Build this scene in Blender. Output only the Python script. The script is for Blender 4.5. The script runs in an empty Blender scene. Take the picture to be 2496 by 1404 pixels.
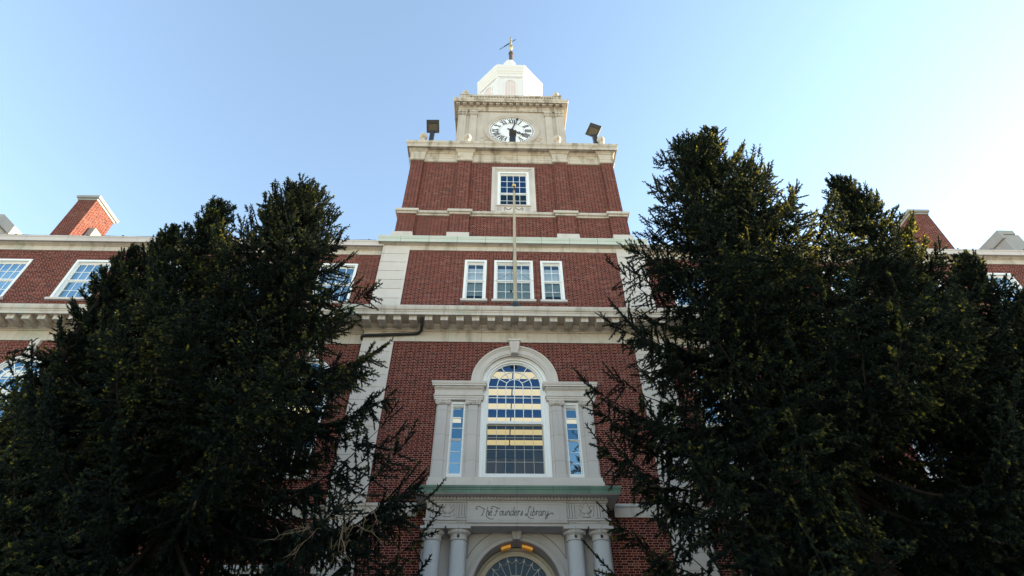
import bpy, math, random
import numpy as np
from mathutils import Vector, Matrix
R_ = math.radians
sc = bpy.context.scene
COL = sc.collection

# ---------------------------------------------------------------- camera, sky, sun, exposure
cam_d = bpy.data.cameras.new("camera")
cam = bpy.data.objects.new("camera", cam_d); COL.objects.link(cam)
cam_d.sensor_width = 36.0; cam_d.lens = 18.638
cam_d.clip_start = 0.1; cam_d.clip_end = 2000
_p, _y, _r = R_(41.491), R_(1.6948), R_(-0.35)
_f = Vector((math.sin(_y)*math.cos(_p), math.cos(_y)*math.cos(_p), math.sin(_p)))
_rt = Vector((math.cos(_y), -math.sin(_y), 0)); _up = _rt.cross(_f)
_r2 = _rt*math.cos(_r) + _up*math.sin(_r); _u2 = -_rt*math.sin(_r) + _up*math.cos(_r)
cam.matrix_world = Matrix(((_r2.x, _u2.x, -_f.x, -0.545), (_r2.y, _u2.y, -_f.y, -16.0), (_r2.z, _u2.z, -_f.z, 1.6), (0, 0, 0, 1)))
sc.camera = cam

SUN_AZ, SUN_EL = R_(75), R_(16)          # azimuth from +Y (behind the facade) towards +X
world = bpy.data.worlds.new("World"); sc.world = world
world.use_nodes = True
wn = world.node_tree
bg = wn.nodes["Background"]
sky = wn.nodes.new("ShaderNodeTexSky"); sky.sky_type = 'NISHITA'; sky.sun_disc = False
sky.sun_elevation = SUN_EL; sky.sun_rotation = SUN_AZ
sky.altitude = 50; sky.air_density = 1.15; sky.dust_density = 0.1; sky.ozone_density = 0.25
wn.links.new(sky.outputs[0], bg.inputs[0]); bg.inputs[1].default_value = 0.15
sun_d = bpy.data.lights.new("sun", 'SUN'); sun_d.energy = 5.0; sun_d.angle = R_(0.5); sun_d.color = (1.0, 0.85, 0.58)
sun = bpy.data.objects.new("sun", sun_d); COL.objects.link(sun)
_s = Vector((math.sin(SUN_AZ)*math.cos(SUN_EL), math.cos(SUN_AZ)*math.cos(SUN_EL), math.sin(SUN_EL)))
sun.rotation_euler = (-_s).to_track_quat('-Z', 'Y').to_euler(); sun.location = (60, 30, 60)
sc.view_settings.view_transform = 'Standard'; sc.view_settings.look = 'None'
sc.view_settings.gamma = 1; sc.view_settings.use_curve_mapping = False
EXPO = 1.78
sc.view_settings.exposure = EXPO
sc.cycles.max_bounces = 8; sc.cycles.transparent_max_bounces = 24
sc.cycles.use_denoising = True

# ---------------------------------------------------------------- node helpers
def newmat(name):
    m = bpy.data.materials.new(name); m.use_nodes = True
    nt = m.node_tree; b = nt.nodes["Principled BSDF"]
    return m, nt, b
def nmath(nt, op, a, b=None, c=None):
    n = nt.nodes.new("ShaderNodeMath"); n.operation = op
    for i, v in enumerate((a, b, c)):
        if v is None: continue
        if isinstance(v, (int, float)): n.inputs[i].default_value = v
        else: nt.links.new(v, n.inputs[i])
    return n.outputs[0]
def nmix(nt, fac, a, b):
    n = nt.nodes.new("ShaderNodeMix"); n.data_type = 'RGBA'
    if isinstance(fac, (int, float)): n.inputs[0].default_value = fac
    else: nt.links.new(fac, n.inputs[0])
    for i, v in ((6, a), (7, b)):
        if isinstance(v, tuple): n.inputs[i].default_value = (*v[:3], 1)
        else: nt.links.new(v, n.inputs[i])
    return n.outputs[2]
def nramp(nt, fac, stops, interp='LINEAR'):
    n = nt.nodes.new("ShaderNodeValToRGB"); cr = n.color_ramp; cr.interpolation = interp
    while len(cr.elements) < len(stops): cr.elements.new(0.5)
    for e, (p, c) in zip(cr.elements, stops):
        e.position = p; e.color = (*c, 1) if len(c) == 3 else c
    nt.links.new(fac, n.inputs[0]); return n.outputs[0]
def nnoise(nt, vec, scale, detail=3, rough=0.55, vscale=None):
    if vscale:
        mp = nt.nodes.new("ShaderNodeMapping"); mp.inputs['Scale'].default_value = vscale
        nt.links.new(vec, mp.inputs[0]); vec = mp.outputs[0]
    n = nt.nodes.new("ShaderNodeTexNoise"); n.inputs['Scale'].default_value = scale
    n.inputs['Detail'].default_value = detail; n.inputs['Roughness'].default_value = rough
    nt.links.new(vec, n.inputs['Vector']); return n.outputs[0]
def nbump(nt, b, h, strength, dist):
    n = nt.nodes.new("ShaderNodeBump"); n.inputs['Strength'].default_value = strength; n.inputs['Distance'].default_value = dist
    nt.links.new(h, n.inputs['Height']); nt.links.new(n.outputs[0], b.inputs['Normal'])
def objco(nt):
    return nt.nodes.new("ShaderNodeTexCoord").outputs['Object']
def wallco(nt, vec):
    """(along-wall, height): x on faces that look along y, y on faces that look along x"""
    sp = nt.nodes.new("ShaderNodeSeparateXYZ"); nt.links.new(vec, sp.inputs[0])
    g = nt.nodes.new("ShaderNodeTexCoord"); sn = nt.nodes.new("ShaderNodeSeparateXYZ"); nt.links.new(g.outputs['Normal'], sn.inputs[0])
    side = nmath(nt, 'GREATER_THAN', nmath(nt, 'ABSOLUTE', sn.outputs[0]), 0.7)
    u = nmath(nt, 'ADD', nmath(nt, 'MULTIPLY', sp.outputs[0], nmath(nt, 'SUBTRACT', 1.0, side)), nmath(nt, 'MULTIPLY', sp.outputs[1], side))
    return u, sp.outputs[2]

def brick_mat(name, use_uv=False, lighter=1.0):
    m, nt, b = newmat(name)
    if use_uv:
        vec = nt.nodes.new("ShaderNodeTexCoord").outputs['UV']
        sp = nt.nodes.new("ShaderNodeSeparateXYZ"); nt.links.new(vec, sp.inputs[0]); u, v = sp.outputs[0], sp.outputs[1]
        big = objco(nt)
    else:
        big = objco(nt); u, v = wallco(nt, big)
    per, ch = 0.323, 0.0677
    row = nmath(nt, 'FLOOR', nmath(nt, 'DIVIDE', v, ch))
    fv = nmath(nt, 'FRACT', nmath(nt, 'DIVIDE', v, ch))
    half = nmath(nt, 'FRACT', nmath(nt, 'MULTIPLY', row, 0.5))
    u2 = nmath(nt, 'ADD', nmath(nt, 'DIVIDE', u, per), half)
    cell = nmath(nt, 'FLOOR', u2); fu = nmath(nt, 'FRACT', u2)
    head = nmath(nt, 'GREATER_THAN', fu, 0.66)
    du = nmath(nt, 'MINIMUM', nmath(nt, 'MINIMUM', fu, nmath(nt, 'SUBTRACT', 1.0, fu)), nmath(nt, 'ABSOLUTE', nmath(nt, 'SUBTRACT', fu, 0.66)))
    dv = nmath(nt, 'MINIMUM', fv, nmath(nt, 'SUBTRACT', 1.0, fv))
    mort = nmath(nt, 'MAXIMUM', nmath(nt, 'LESS_THAN', du, 0.021), nmath(nt, 'LESS_THAN', dv, 0.078))
    cmb = nt.nodes.new("ShaderNodeCombineXYZ")
    for i, s in enumerate((cell, row, head)): nt.links.new(s, cmb.inputs[i])
    wnz = nt.nodes.new("ShaderNodeTexWhiteNoise"); wnz.noise_dimensions = '3D'; nt.links.new(cmb.outputs[0], wnz.inputs[0])
    L = lighter
    col = nramp(nt, wnz.outputs[0], [(0.0, (.016*L, .009*L, .010*L)), (0.18, (.040*L, .009*L, .009*L)), (0.45, (.072*L, .011*L, .010*L)),
                                     (0.72, (.100*L, .015*L, .012*L)), (0.90, (.165*L, .038*L, .022*L)), (1.0, (.15*L, .085*L, .075*L))])
    n1 = nnoise(nt, big, 0.55, 4)
    col = nmix(nt, nmath(nt, 'MULTIPLY', n1, 0.5), col, (.065, .014, .012))
    eff = nnoise(nt, big, 0.9, 5, 0.65, (1, 1, 2.2))
    e2 = nramp(nt, eff, [(0.62, (0, 0, 0)), (0.76, (1, 1, 1))])
    col = nmix(nt, nmath(nt, 'MULTIPLY', e2, 0.22), col, (.42, .33, .31))
    stk = nramp(nt, nnoise(nt, big, 1.0, 4, 0.6, (1.3, 1.3, .3)), [(0.5, (0, 0, 0)), (0.70, (1, 1, 1))])
    col = nmix(nt, nmath(nt, 'MULTIPLY', stk, 0.22), col, (.035, .012, .010))
    mn = nnoise(nt, big, 3.0, 3)
    mcol = nmix(nt, mn, (.50, .27, .22), (.32, .16, .13))
    fin = nmix(nt, mort, col, mcol)
    nt.links.new(fin, b.inputs['Base Color']); b.inputs['Roughness'].default_value = 0.95
    b.inputs['Specular IOR Level'].default_value = 0.08
    hgt = nmath(nt, 'ADD', nmath(nt, 'MULTIPLY', mort, -1.0), nmath(nt, 'MULTIPLY', nnoise(nt, big, 60, 2), 0.4))
    nbump(nt, b, hgt, 0.5, 0.006)
    return m

def stone_mat(name, base=(.66, .605, .585), weather=0.0, jx=None, jz=None, green=0.0, jo=0.0):
    m, nt, b = newmat(name)
    co = objco(nt)
    n1 = nnoise(nt, co, 0.8, 4); n2 = nnoise(nt, co, 9.0, 4); n3 = nnoise(nt, co, 45.0, 2)
    d = tuple(c*0.80 for c in base); wm = (base[0]*1.04, base[1]*0.99, base[2]*0.90)
    col = nmix(nt, nramp(nt, n1, [(0.3, (0, 0, 0)), (0.7, (1, 1, 1))]), d, base)
    col = nmix(nt, nmath(nt, 'MULTIPLY', nramp(nt, n2, [(0.35, (0, 0, 0)), (0.7, (1, 1, 1))]), 0.35), col, wm)
    col = nmix(nt, nmath(nt, 'MULTIPLY', n3, 0.22), col, tuple(c*0.62 for c in base))
    st = nnoise(nt, co, 1.0, 5, 0.6, (2.6, 2.6, 0.35))
    if weather > 0:
        s1 = nramp(nt, st, [(0.50, (0, 0, 0)), (0.68, (1, 1, 1))])
        blot = nnoise(nt, co, 1.7, 4, 0.6)
        col = nmix(nt, nmath(nt, 'MULTIPLY', s1, weather), col, (.20, .17, .125))
        s2 = nramp(nt, blot, [(0.56, (0, 0, 0)), (0.70, (1, 1, 1))])
        col = nmix(nt, nmath(nt, 'MULTIPLY', s2, weather*0.8), col, (.30, .245, .15))
        s3 = nramp(nt, nnoise(nt, co, 0.7, 3, 0.5, (1, 1, .4)), [(0.6, (0, 0, 0)), (0.68, (1, 1, 1))])
        col = nmix(nt, nmath(nt, 'MULTIPLY', s3, green), col, (.33, .50, .41))
    else:
        s1 = nramp(nt, st, [(0.55, (0, 0, 0)), (0.75, (1, 1, 1))])
        col = nmix(nt, nmath(nt, 'MULTIPLY', s1, 0.34), col, (.30, .27, .225))
    gi = nt.nodes.new('ShaderNodeNewGeometry')
    col = nmix(nt, nmath(nt, 'MULTIPLY', gi.outputs['Random Per Island'], 0.16), col, tuple(c*0.55 for c in base))
    if jx or jz:
        u, v = wallco(nt, co); jm = None
        cmb = nt.nodes.new('ShaderNodeCombineXYZ')
        for i_, (s_, j_) in enumerate(((u, jx), (v, jz))):
            if j_: nt.links.new(nmath(nt, 'FLOOR', nmath(nt, 'DIVIDE', nmath(nt, 'ADD', s_, jo), j_)), cmb.inputs[i_])
        wz = nt.nodes.new('ShaderNodeTexWhiteNoise'); nt.links.new(cmb.outputs[0], wz.inputs[0])
        col = nmix(nt, nmath(nt, 'MULTIPLY', wz.outputs[0], 0.20), col, tuple(c*0.6 for c in base))
        for s, j in ((u, jx), (v, jz)):
            if not j: continue
            f = nmath(nt, 'FRACT', nmath(nt, 'DIVIDE', nmath(nt, 'ADD', s, jo), j))
            e = nmath(nt, 'LESS_THAN', nmath(nt, 'MINIMUM', f, nmath(nt, 'SUBTRACT', 1.0, f)), 0.005/j)
            jm = e if jm is None else nmath(nt, 'MAXIMUM', jm, e)
        col = nmix(nt, nmath(nt, 'MULTIPLY', jm, 0.75), col, (.16, .14, .12))
    nt.links.new(col, b.inputs['Base Color']); b.inputs['Roughness'].default_value = 0.85
    b.inputs['Specular IOR Level'].default_value = 0.3
    nbump(nt, b, nmath(nt, 'ADD', n3, n2), 0.25, 0.004)
    return m

def plain_mat(name, col, rough=0.6, metal=0.0, var=0.12, scale=6.0, spec=0.5, vsc=None):
    m, nt, b = newmat(name); co = objco(nt)
    n = nnoise(nt, co, scale, 4, 0.6, vsc)
    c = nmix(nt, n, tuple(x*(1-var) for x in col), tuple(min(1, x*(1+var)) for x in col))
    nt.links.new(c, b.inputs['Base Color']); b.inputs['Roughness'].default_value = rough
    b.inputs['Metallic'].default_value = metal; b.inputs['Specular IOR Level'].default_value = spec
    return m

def copper_mat(name, a, c, jx):
    m, nt, b = newmat(name); co = objco(nt)
    n = nnoise(nt, co, 1.6, 5, 0.65, (1, 1, .35)); n2 = nnoise(nt, co, 14, 3)
    col = nmix(nt, nramp(nt, n, [(0.35, (0, 0, 0)), (0.65, (1, 1, 1))]), a, c)
    col = nmix(nt, nmath(nt, 'MULTIPLY', n2, 0.25), col, tuple(x*.6 for x in a))
    u, v = wallco(nt, co)
    f = nmath(nt, 'FRACT', nmath(nt, 'DIVIDE', u, jx))
    e = nmath(nt, 'LESS_THAN', nmath(nt, 'MINIMUM', f, nmath(nt, 'SUBTRACT', 1.0, f)), 0.009/jx)
    col = nmix(nt, nmath(nt, 'MULTIPLY', e, 0.7), col, (.07, .06, .05))
    nt.links.new(col, b.inputs['Base Color']); b.inputs['Roughness'].default_value = 0.7
    return m

def glass_mat(name, tint, refl, glossy_tint=(.72, .88, 1.0)):
    m = bpy.data.materials.new(name); m.use_nodes = True; nt = m.node_tree; nt.nodes.clear()
    out = nt.nodes.new("ShaderNodeOutputMaterial")
    tr = nt.nodes.new("ShaderNodeBsdfTransparent"); tr.inputs[0].default_value = (*tint, 1)
    gl = nt.nodes.new("ShaderNodeBsdfGlossy"); gl.inputs['Roughness'].default_value = 0.02; gl.inputs[0].default_value = (*glossy_tint, 1)
    co = objco(nt)
    bp = nt.nodes.new("ShaderNodeBump"); bp.inputs['Strength'].default_value = 0.3; bp.inputs['Distance'].default_value = 0.01
    nt.links.new(nnoise(nt, co, 2.2, 2), bp.inputs['Height']); nt.links.new(bp.outputs[0], gl.inputs['Normal'])
    fr = nt.nodes.new("ShaderNodeFresnel"); fr.inputs[0].default_value = 1.5
    fac = nmath(nt, 'MINIMUM', nmath(nt, 'ADD', fr.outputs[0], refl), 1.0)
    mx = nt.nodes.new("ShaderNodeMixShader"); nt.links.new(fac, mx.inputs[0]); nt.links.new(tr.outputs[0], mx.inputs[1]); nt.links.new(gl.outputs[0], mx.inputs[2])
    nt.links.new(mx.outputs[0], out.inputs[0]); return m

def emit_mat(name, col, s):
    m, nt, b = newmat(name)
    co = objco(nt); n = nnoise(nt, co, 3.0, 2)
    c = nmix(nt, n, tuple(x*.92 for x in col), col)
    nt.links.new(c, b.inputs['Emission Color']); b.inputs['Emission Strength'].default_value = s
    b.inputs['Base Color'].default_value = (*col, 1)
    return m

M = {}
M['brick'] = brick_mat('brick_flemish_bond')
M['brick_uv'] = brick_mat('brick_soldier_course', True, 1.12)
M['stone'] = stone_mat('limestone', jx=1.72)
M['stone_plain'] = stone_mat('limestone_smooth', (.67, .615, .58))
M['stone_pil'] = stone_mat('limestone_pilaster', (.63, .585, .575), jz=0.86, jo=0.10)
M['stone_w'] = stone_mat('limestone_weathered', (.65, .59, .53), weather=0.6, jx=1.22, green=0.22)
M['stone_w2'] = stone_mat('limestone_mossy', (.62, .55, .475), weather=1.0, jx=1.5, green=0.12)
M['stone_clock'] = stone_mat('limestone_clock_stage', (.58, .52, .465), weather=0.28, jx=3.0)
M['stone_portico'] = stone_mat('limestone_portico_shaded', (.52, .50, .51), weather=0.18, jx=1.4)  # same limestone as above, its dimmer light put into a darker grey
M['stone_gray'] = stone_mat('gray_coping_stone', (.36, .36, .36), weather=0.2)
M['column'] = stone_mat('limestone_column_shaded', (.51, .53, .58))  # limestone too, bluish shade of the entrance painted into the colour
M['white'] = plain_mat('white_painted_wood', (.80, .80, .80), 0.45, var=0.04)
M['white_cupola'] = plain_mat('white_cupola_paint', (.74, .72, .71), 0.5, var=0.03, scale=3)
M['louvre'] = plain_mat('faded_pink_louvres', (.72, .58, .54), 0.6, var=0.18, scale=12, vsc=(.3, .3, 4))
M['copper_pale'] = copper_mat('pale_copper_patina', (.57, .59, .53), (.49, .56, .49), 1.21)
M['copper_dark'] = copper_mat('dark_copper_patina', (.085, .15, .125), (.15, .26, .215), 1.0)
M['black'] = plain_mat('black_painted_metal', (.016, .016, .018), 0.45)
M['brown_metal'] = plain_mat('weathered_bronze', (.14, .085, .05), 0.5, 0.5)
M['gold'] = plain_mat('gilded_metal', (.62, .44, .16), 0.35, 0.9)
M['pole'] = plain_mat('aged_flagpole_paint', (.38, .32, .22), 0.5, var=0.35, scale=3, vsc=(1, 1, .3))
M['dial'] = plain_mat('white_clock_dial', (.80, .81, .82), 0.4, var=0.02)
M['numeral'] = plain_mat('black_numeral', (.012, .013, .02), 0.5)
M['carve'] = plain_mat('carved_shadow_lettering', (.075, .085, .085), 0.9)
M['groove_shade'] = plain_mat('groove_shade_paint', (.21, .20, .19), 0.9)  # darker than the stone: shade of carved recesses painted in
M['glass'] = glass_mat('window_glass', (.88, .94, .97), 0.10, (.55, .82, 1.0))
M['glass_clear'] = glass_mat('hall_window_glass', (.88, .93, 1.0), 0.10, (.22, .52, .95))
M['glass_screen'] = glass_mat('screened_glass', (.52, .60, .62), 0.02, (.5, .75, .88))
M['glass_blue'] = glass_mat('sky_reflecting_glass', (.62, .70, .78), 0.26, (.50, .80, 1.0))
M['blind'] = plain_mat('white_roller_blind', (.72, .74, .76), 0.8, var=0.05, scale=2)
M['inside'] = plain_mat('interior_plaster', (.20, .16, .11), 0.9)
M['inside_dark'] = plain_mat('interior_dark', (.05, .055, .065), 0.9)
M['lamp'] = emit_mat('fluorescent_diffuser', (1.0, .79, .34), .30)
M['amber'] = emit_mat('amber_lamp_glass', (1.0, .42, .04), 0.028)
M['flood_glass'] = plain_mat('floodlight_lens', (.07, .06, .035), 0.3, 0.0, var=0.5, scale=8)
M['roof'] = plain_mat('gray_roofing', (.16, .17, .18), 0.7)
M['bark'] = plain_mat('spruce_bark', (.014, .011, .009), 0.95, var=0.4, scale=10, spec=0.08)
M['dead'] = plain_mat('dead_twig', (.11, .08, .05), 0.95, var=0.3, scale=10)
M['cone'] = plain_mat('spruce_cone_scales', (.10, .05, .026), 0.9, var=0.45, scale=45)
M['grass'] = plain_mat('dry_winter_lawn', (.27, .235, .15), 0.95, var=0.3, scale=1.5)
M['paving'] = plain_mat('concrete_bounce_paving', (.42, .385, .345), 0.9, var=0.12, scale=2)
M['door'] = plain_mat('dark_door_paint', (.05, .035, .025), 0.5)
M['tracery'] = plain_mat('cream_fanlight_tracery', (.44, .40, .33), 0.5)

def foliage_mat():
    m = bpy.data.materials.new('spruce_needles'); m.use_nodes = True; nt = m.node_tree; nt.nodes.clear()
    out = nt.nodes.new("ShaderNodeOutputMaterial")
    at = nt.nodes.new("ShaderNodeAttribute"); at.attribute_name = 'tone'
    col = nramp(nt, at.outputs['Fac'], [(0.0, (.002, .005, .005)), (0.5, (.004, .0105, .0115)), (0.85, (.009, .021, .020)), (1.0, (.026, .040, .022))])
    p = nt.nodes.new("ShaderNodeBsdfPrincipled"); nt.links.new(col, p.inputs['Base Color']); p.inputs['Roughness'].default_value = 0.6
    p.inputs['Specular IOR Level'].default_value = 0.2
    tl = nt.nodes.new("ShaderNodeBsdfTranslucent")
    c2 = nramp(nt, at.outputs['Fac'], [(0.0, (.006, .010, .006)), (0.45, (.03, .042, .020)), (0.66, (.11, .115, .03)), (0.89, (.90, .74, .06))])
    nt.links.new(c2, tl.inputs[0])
    mx = nt.nodes.new("ShaderNodeMixShader"); mx.inputs[0].default_value = 0.45
    nt.links.new(p.outputs[0], mx.inputs[1]); nt.links.new(tl.outputs[0], mx.inputs[2]); nt.links.new(mx.outputs[0], out.inputs[0])
    return m
M['needles'] = foliage_mat()

# ---------------------------------------------------------------- mesh helpers
class MB:
    def __init__(s): s.v = []; s.f = []; s.uv = None
    def add(s, vs, fs):
        o = len(s.v); s.v += [tuple(v) for v in vs]; s.f += [tuple(i+o for i in f) for f in fs]
    def box(s, x0, x1, y0, y1, z0, z1):
        s.add([(x0, y0, z0), (x1, y0, z0), (x1, y1, z0), (x0, y1, z0), (x0, y0, z1), (x1, y0, z1), (x1, y1, z1), (x0, y1, z1)],
              [(0, 3, 2, 1), (4, 5, 6, 7), (0, 1, 5, 4), (1, 2, 6, 5), (2, 3, 7, 6), (3, 0, 4, 7)])
    def frustum(s, a, za, b, zb):
        """a, b = (x0,x1,y0,y1) rectangles at heights za, zb"""
        s.add([(a[0], a[2], za), (a[1], a[2], za), (a[1], a[3], za), (a[0], a[3], za), (b[0], b[2], zb), (b[1], b[2], zb), (b[1], b[3], zb), (b[0], b[3], zb)],
              [(0, 3, 2, 1), (4, 5, 6, 7), (0, 1, 5, 4), (1, 2, 6, 5), (2, 3, 7, 6), (3, 0, 4, 7)])
    def sweep(s, prof, path, closed=False):
        """prof: (outward offset, z) points; path: plan points walked so that outward is on the right; mitred corners"""
        n = len(path); rings = []
        for i in range(n):
            p = Vector(path[i])
            def nrm(a, b):
                d = (Vector(b)-Vector(a)).normalized(); return Vector((d.y, -d.x))
            if closed: n0 = nrm(path[i-1], path[i]); n1 = nrm(path[i], path[(i+1) % n])
            else:
                n0 = nrm(path[max(i-1, 0)], path[max(i, 1)]) if i > 0 else nrm(path[0], path[1])
                n1 = nrm(path[i], path[i+1]) if i < n-1 else n0
            mt = (n0+n1); mt = mt/(mt.dot(n0)) if mt.length > 1e-6 else n0
            rings.append([(p.x+mt.x*d, p.y+mt.y*d, z) for d, z in prof])
        k = len(prof); vs = [q for r in rings for q in r]; fs = []
        for i in range(n if closed else n-1):
            a, b = i*k, ((i+1) % n)*k
            for j in range(k-1): fs.append((a+j, b+j, b+j+1, a+j+1))
        if not closed:
            fs.append(tuple(range(k-1, -1, -1))); fs.append(tuple((n-1)*k+j for j in range(k)))
        s.add(vs, fs)
    def lathe(s, prof, cx, cy, seg=20, ang=0.0, cap=True):
        vs = []; k = len(prof)
        for i in range(seg):
            a = 2*math.pi*i/seg+ang
            vs += [(cx+r*math.cos(a), cy+r*math.sin(a), z) for r, z in prof]
        fs = []
        for i in range(seg):
            a, b = i*k, ((i+1) % seg)*k
            for j in range(k-1): fs.append((a+j, b+j, b+j+1, a+j+1))
        if cap:
            fs.append(tuple(i*k+k-1 for i in range(seg))); fs.append(tuple(i*k for i in range(seg-1, -1, -1)))
        s.add(vs, fs)
    def tube(s, pts, r, seg=8, r2=None):
        pts = [Vector(p) for p in pts]; n = len(pts); vs = []
        up = Vector((0, 0, 1)); prev = None
        for i, p in enumerate(pts):
            d = (pts[min(i+1, n-1)]-pts[max(i-1, 0)]).normalized()
            if prev is None:
                a = d.cross(up); a = a.normalized() if a.length > 1e-3 else d.cross(Vector((1, 0, 0))).normalized()
            else:
                a = (prev - d*prev.dot(d)).normalized()
            prev = a; c = d.cross(a)
            rr = r if r2 is None else r+(r2-r)*i/(n-1)
            for k in range(seg):
                t = 2*math.pi*k/seg; q = p+a*(rr*math.cos(t))+c*(rr*math.sin(t)); vs.append((q.x, q.y, q.z))
        fs = []
        for i in range(n-1):
            for k in range(seg):
                fs.append((i*seg+k, i*seg+(k+1) % seg, (i+1)*seg+(k+1) % seg, (i+1)*seg+k))
        fs.append(tuple(range(seg-1, -1, -1))); fs.append(tuple((n-1)*seg+k for k in range(seg)))
        s.add(vs, fs)
    def ring(s, cx, cz, r0, r1, y0, y1, a0=0.0, a1=180.0, n=32):
        """arch ring in the xz plane between radii r0<r1, front y0, back y1"""
        vs = []
        for i in range(n+1):
            a = R_(a0+(a1-a0)*i/n); c, q = math.cos(a), math.sin(a)
            vs += [(cx+r0*c, y0, cz+r0*q), (cx+r1*c, y0, cz+r1*q), (cx+r1*c, y1, cz+r1*q), (cx+r0*c, y1, cz+r0*q)]
        fs = []
        for i in range(n):
            a, b = i*4, i*4+4
            for j in range(4): fs.append((a+j, b+j, b+(j+1) % 4, a+(j+1) % 4))
        if a1-a0 < 359: fs += [(3, 2, 1, 0), (n*4, n*4+1, n*4+2, n*4+3)]
        s.add(vs, fs)
    def ringprof(s, cx, cz, prof, a0=0.0, a1=180.0, n=40):
        """sweep (radius, y) profile round an arch"""
        k = len(prof); vs = []
        for i in range(n+1):
            a = R_(a0+(a1-a0)*i/n); c, q = math.cos(a), math.sin(a)
            vs += [(cx+r*c, y, cz+r*q) for r, y in prof]
        fs = []
        for i in range(n):
            for j in range(k-1): fs.append((i*k+j, i*k+j+1, (i+1)*k+j+1, (i+1)*k+j))
        fs += [tuple(range(k)), tuple(n*k+j for j in range(k-1, -1, -1))]
        s.add(vs, fs)
    def disc(s, cx, cz, r, y, a0=0, a1=360, n=48, sx=1.0):
        vs = [(cx, y, cz)]+[(cx+sx*r*math.cos(R_(a0+(a1-a0)*i/n)), y, cz+r*math.sin(R_(a0+(a1-a0)*i/n))) for i in range(n+1)]
        s.add(vs, [(0, i+1, i+2)[::1] for i in range(n)])
    def bar(s, x0, z0, x1, z1, w, y0, y1):
        """a straight bar lying in the xz plane"""
        d = Vector((x1-x0, z1-z0)).normalized(); nx, nz = -d.y*w/2, d.x*w/2
        q = [(x0+nx, z0+nz), (x1+nx, z1+nz), (x1-nx, z1-nz), (x0-nx, z0-nz)]
        s.add([(a, y0, b) for a, b in q]+[(a, y1, b) for a, b in q], [(0, 1, 2, 3), (7, 6, 5, 4), (0, 4, 5, 1), (1, 5, 6, 2), (2, 6, 7, 3), (3, 7, 4, 0)])
    def wall(s, x0, x1, z0, z1, y, holes, depth):
        """front sheet at y with holes (xa,xb,za,zb,arch) and reveals running back by depth"""
        xs = {x0, x1}; zs = {z0, z1}; H = []
        for xa, xb, za, zb, ar in holes:
            top = zb+(xb-xa)/2 if ar else zb
            H.append((xa, xb, za, zb, ar, top)); xs |= {xa, xb}; zs |= {za, top}
        xs = sorted(xs); zs = sorted(zs)
        for i in range(len(xs)-1):
            for j in range(len(zs)-1):
                a, b, c, d = xs[i], xs[i+1], zs[j], zs[j+1]; mx, mz = (a+b)/2, (c+d)/2
                if any(h[0] < mx < h[1] and h[2] < mz < h[5] for h in H): continue
                s.add([(a, y, c), (b, y, c), (b, y, d), (a, y, d)], [(0, 1, 2, 3)])
        for xa, xb, za, zb, ar, top in H:
            ed = [(xa, za), (xa, zb)]
            if ar:
                r = (xb-xa)/2; cx = (xa+xb)/2; n = 32
                arc = [(cx-r*math.cos(math.pi*i/n), zb+r*math.sin(math.pi*i/n)) for i in range(n+1)]
                for i in range(n):
                    p, q = arc[i], arc[i+1]
                    s.add([(p[0], y, p[1]), (q[0], y, q[1]), (q[0], y, top), (p[0], y, top)], [(0, 1, 2, 3)])
                ed += arc[1:-1]
            ed += [(xb, zb), (xb, za)]
            m = len(ed)
            for i in range(m):
                p, q = ed[i], ed[(i+1) % m]
                s.add([(p[0], y, p[1]), (q[0], y, q[1]), (q[0], y+depth, q[1]), (p[0], y+depth, p[1])], [(0, 3, 2, 1)])
    def build(s, name, mat, parent=None, smooth=False, loc=None):
        me = bpy.data.meshes.new(name); me.from_pydata(s.v, [], s.f); me.materials.append(mat)
        if s.uv is not None:
            l = me.uv_layers.new(name="UVMap")
            for lp in me.loops: l.data[lp.index].uv = s.uv[lp.vertex_index]
        me.validate(); me.update()
        if smooth:
            for p in me.polygons: p.use_smooth = True
            try: me.set_sharp_from_angle(angle=R_(40))
            except Exception: pass
        o = bpy.data.objects.new(name, me); COL.objects.link(o)
        if parent: o.parent = parent
        if loc: o.location = loc
        return o

def empty(name, label, cat, loc=(0, 0, 0), group=None):
    o = bpy.data.objects.new(name, None); COL.objects.link(o); o.location = loc; o.empty_display_size = 0.2
    return tag(o, label, cat, group)
def tag(o, label, cat, group=None):
    o['label'] = label; o['category'] = cat
    if group: o['group'] = group
    return o
def kind(o, k): o['kind'] = k; return o
def copy_tree(o, parent, loc=None):
    c = o.copy(); COL.objects.link(c); c.parent = parent
    if loc is not None: c.location = loc
    for ch in list(o.children): copy_tree(ch, c)
    return c

# ---------------------------------------------------------------- ground
g = MB(); g.add([(-400, -400, 0), (400, -400, 0), (400, 400, 0), (-400, 400, 0)], [(0, 1, 2, 3)])
kind(g.build('lawn', M['grass']), 'structure')
g = MB(); g.box(-45, 45, -13.5, -.4, 0.0, 0.02)  # dark sheet added out of view to cut light bounced onto the lower walls
kind(g.build('light_damping_bed', plain_mat('light_damping_ground', (.07, .055, .04), 0.95, var=0.4, scale=3)), 'structure')
g = MB(); g.box(-2.2, 2.2, -13.5, -3.4, 0.021, 0.04); g.box(-45, 45, -80, -13.501, 0.0, 0.026)  # walk, plus wide unseen slab added to bounce light up at the facade
kind(g.build('footpath_and_bounce_slab', M['paving']), 'structure')

# ---------------------------------------------------------------- the library
YW = 0.2                         # wing facade plane; tower facade is y = 0
XT = 5.53                        # tower half width
YC = 5.53                        # tower centre, front to back
lib = empty('library_building', 'red brick library with limestone trim, clock tower and white cupola', 'building')
WIN_X = [7.3, 10.65, 14.0, 17.35, 20.7, 25.6, 29.0, 32.4, 35.8, 39.2, 42.6]

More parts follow.
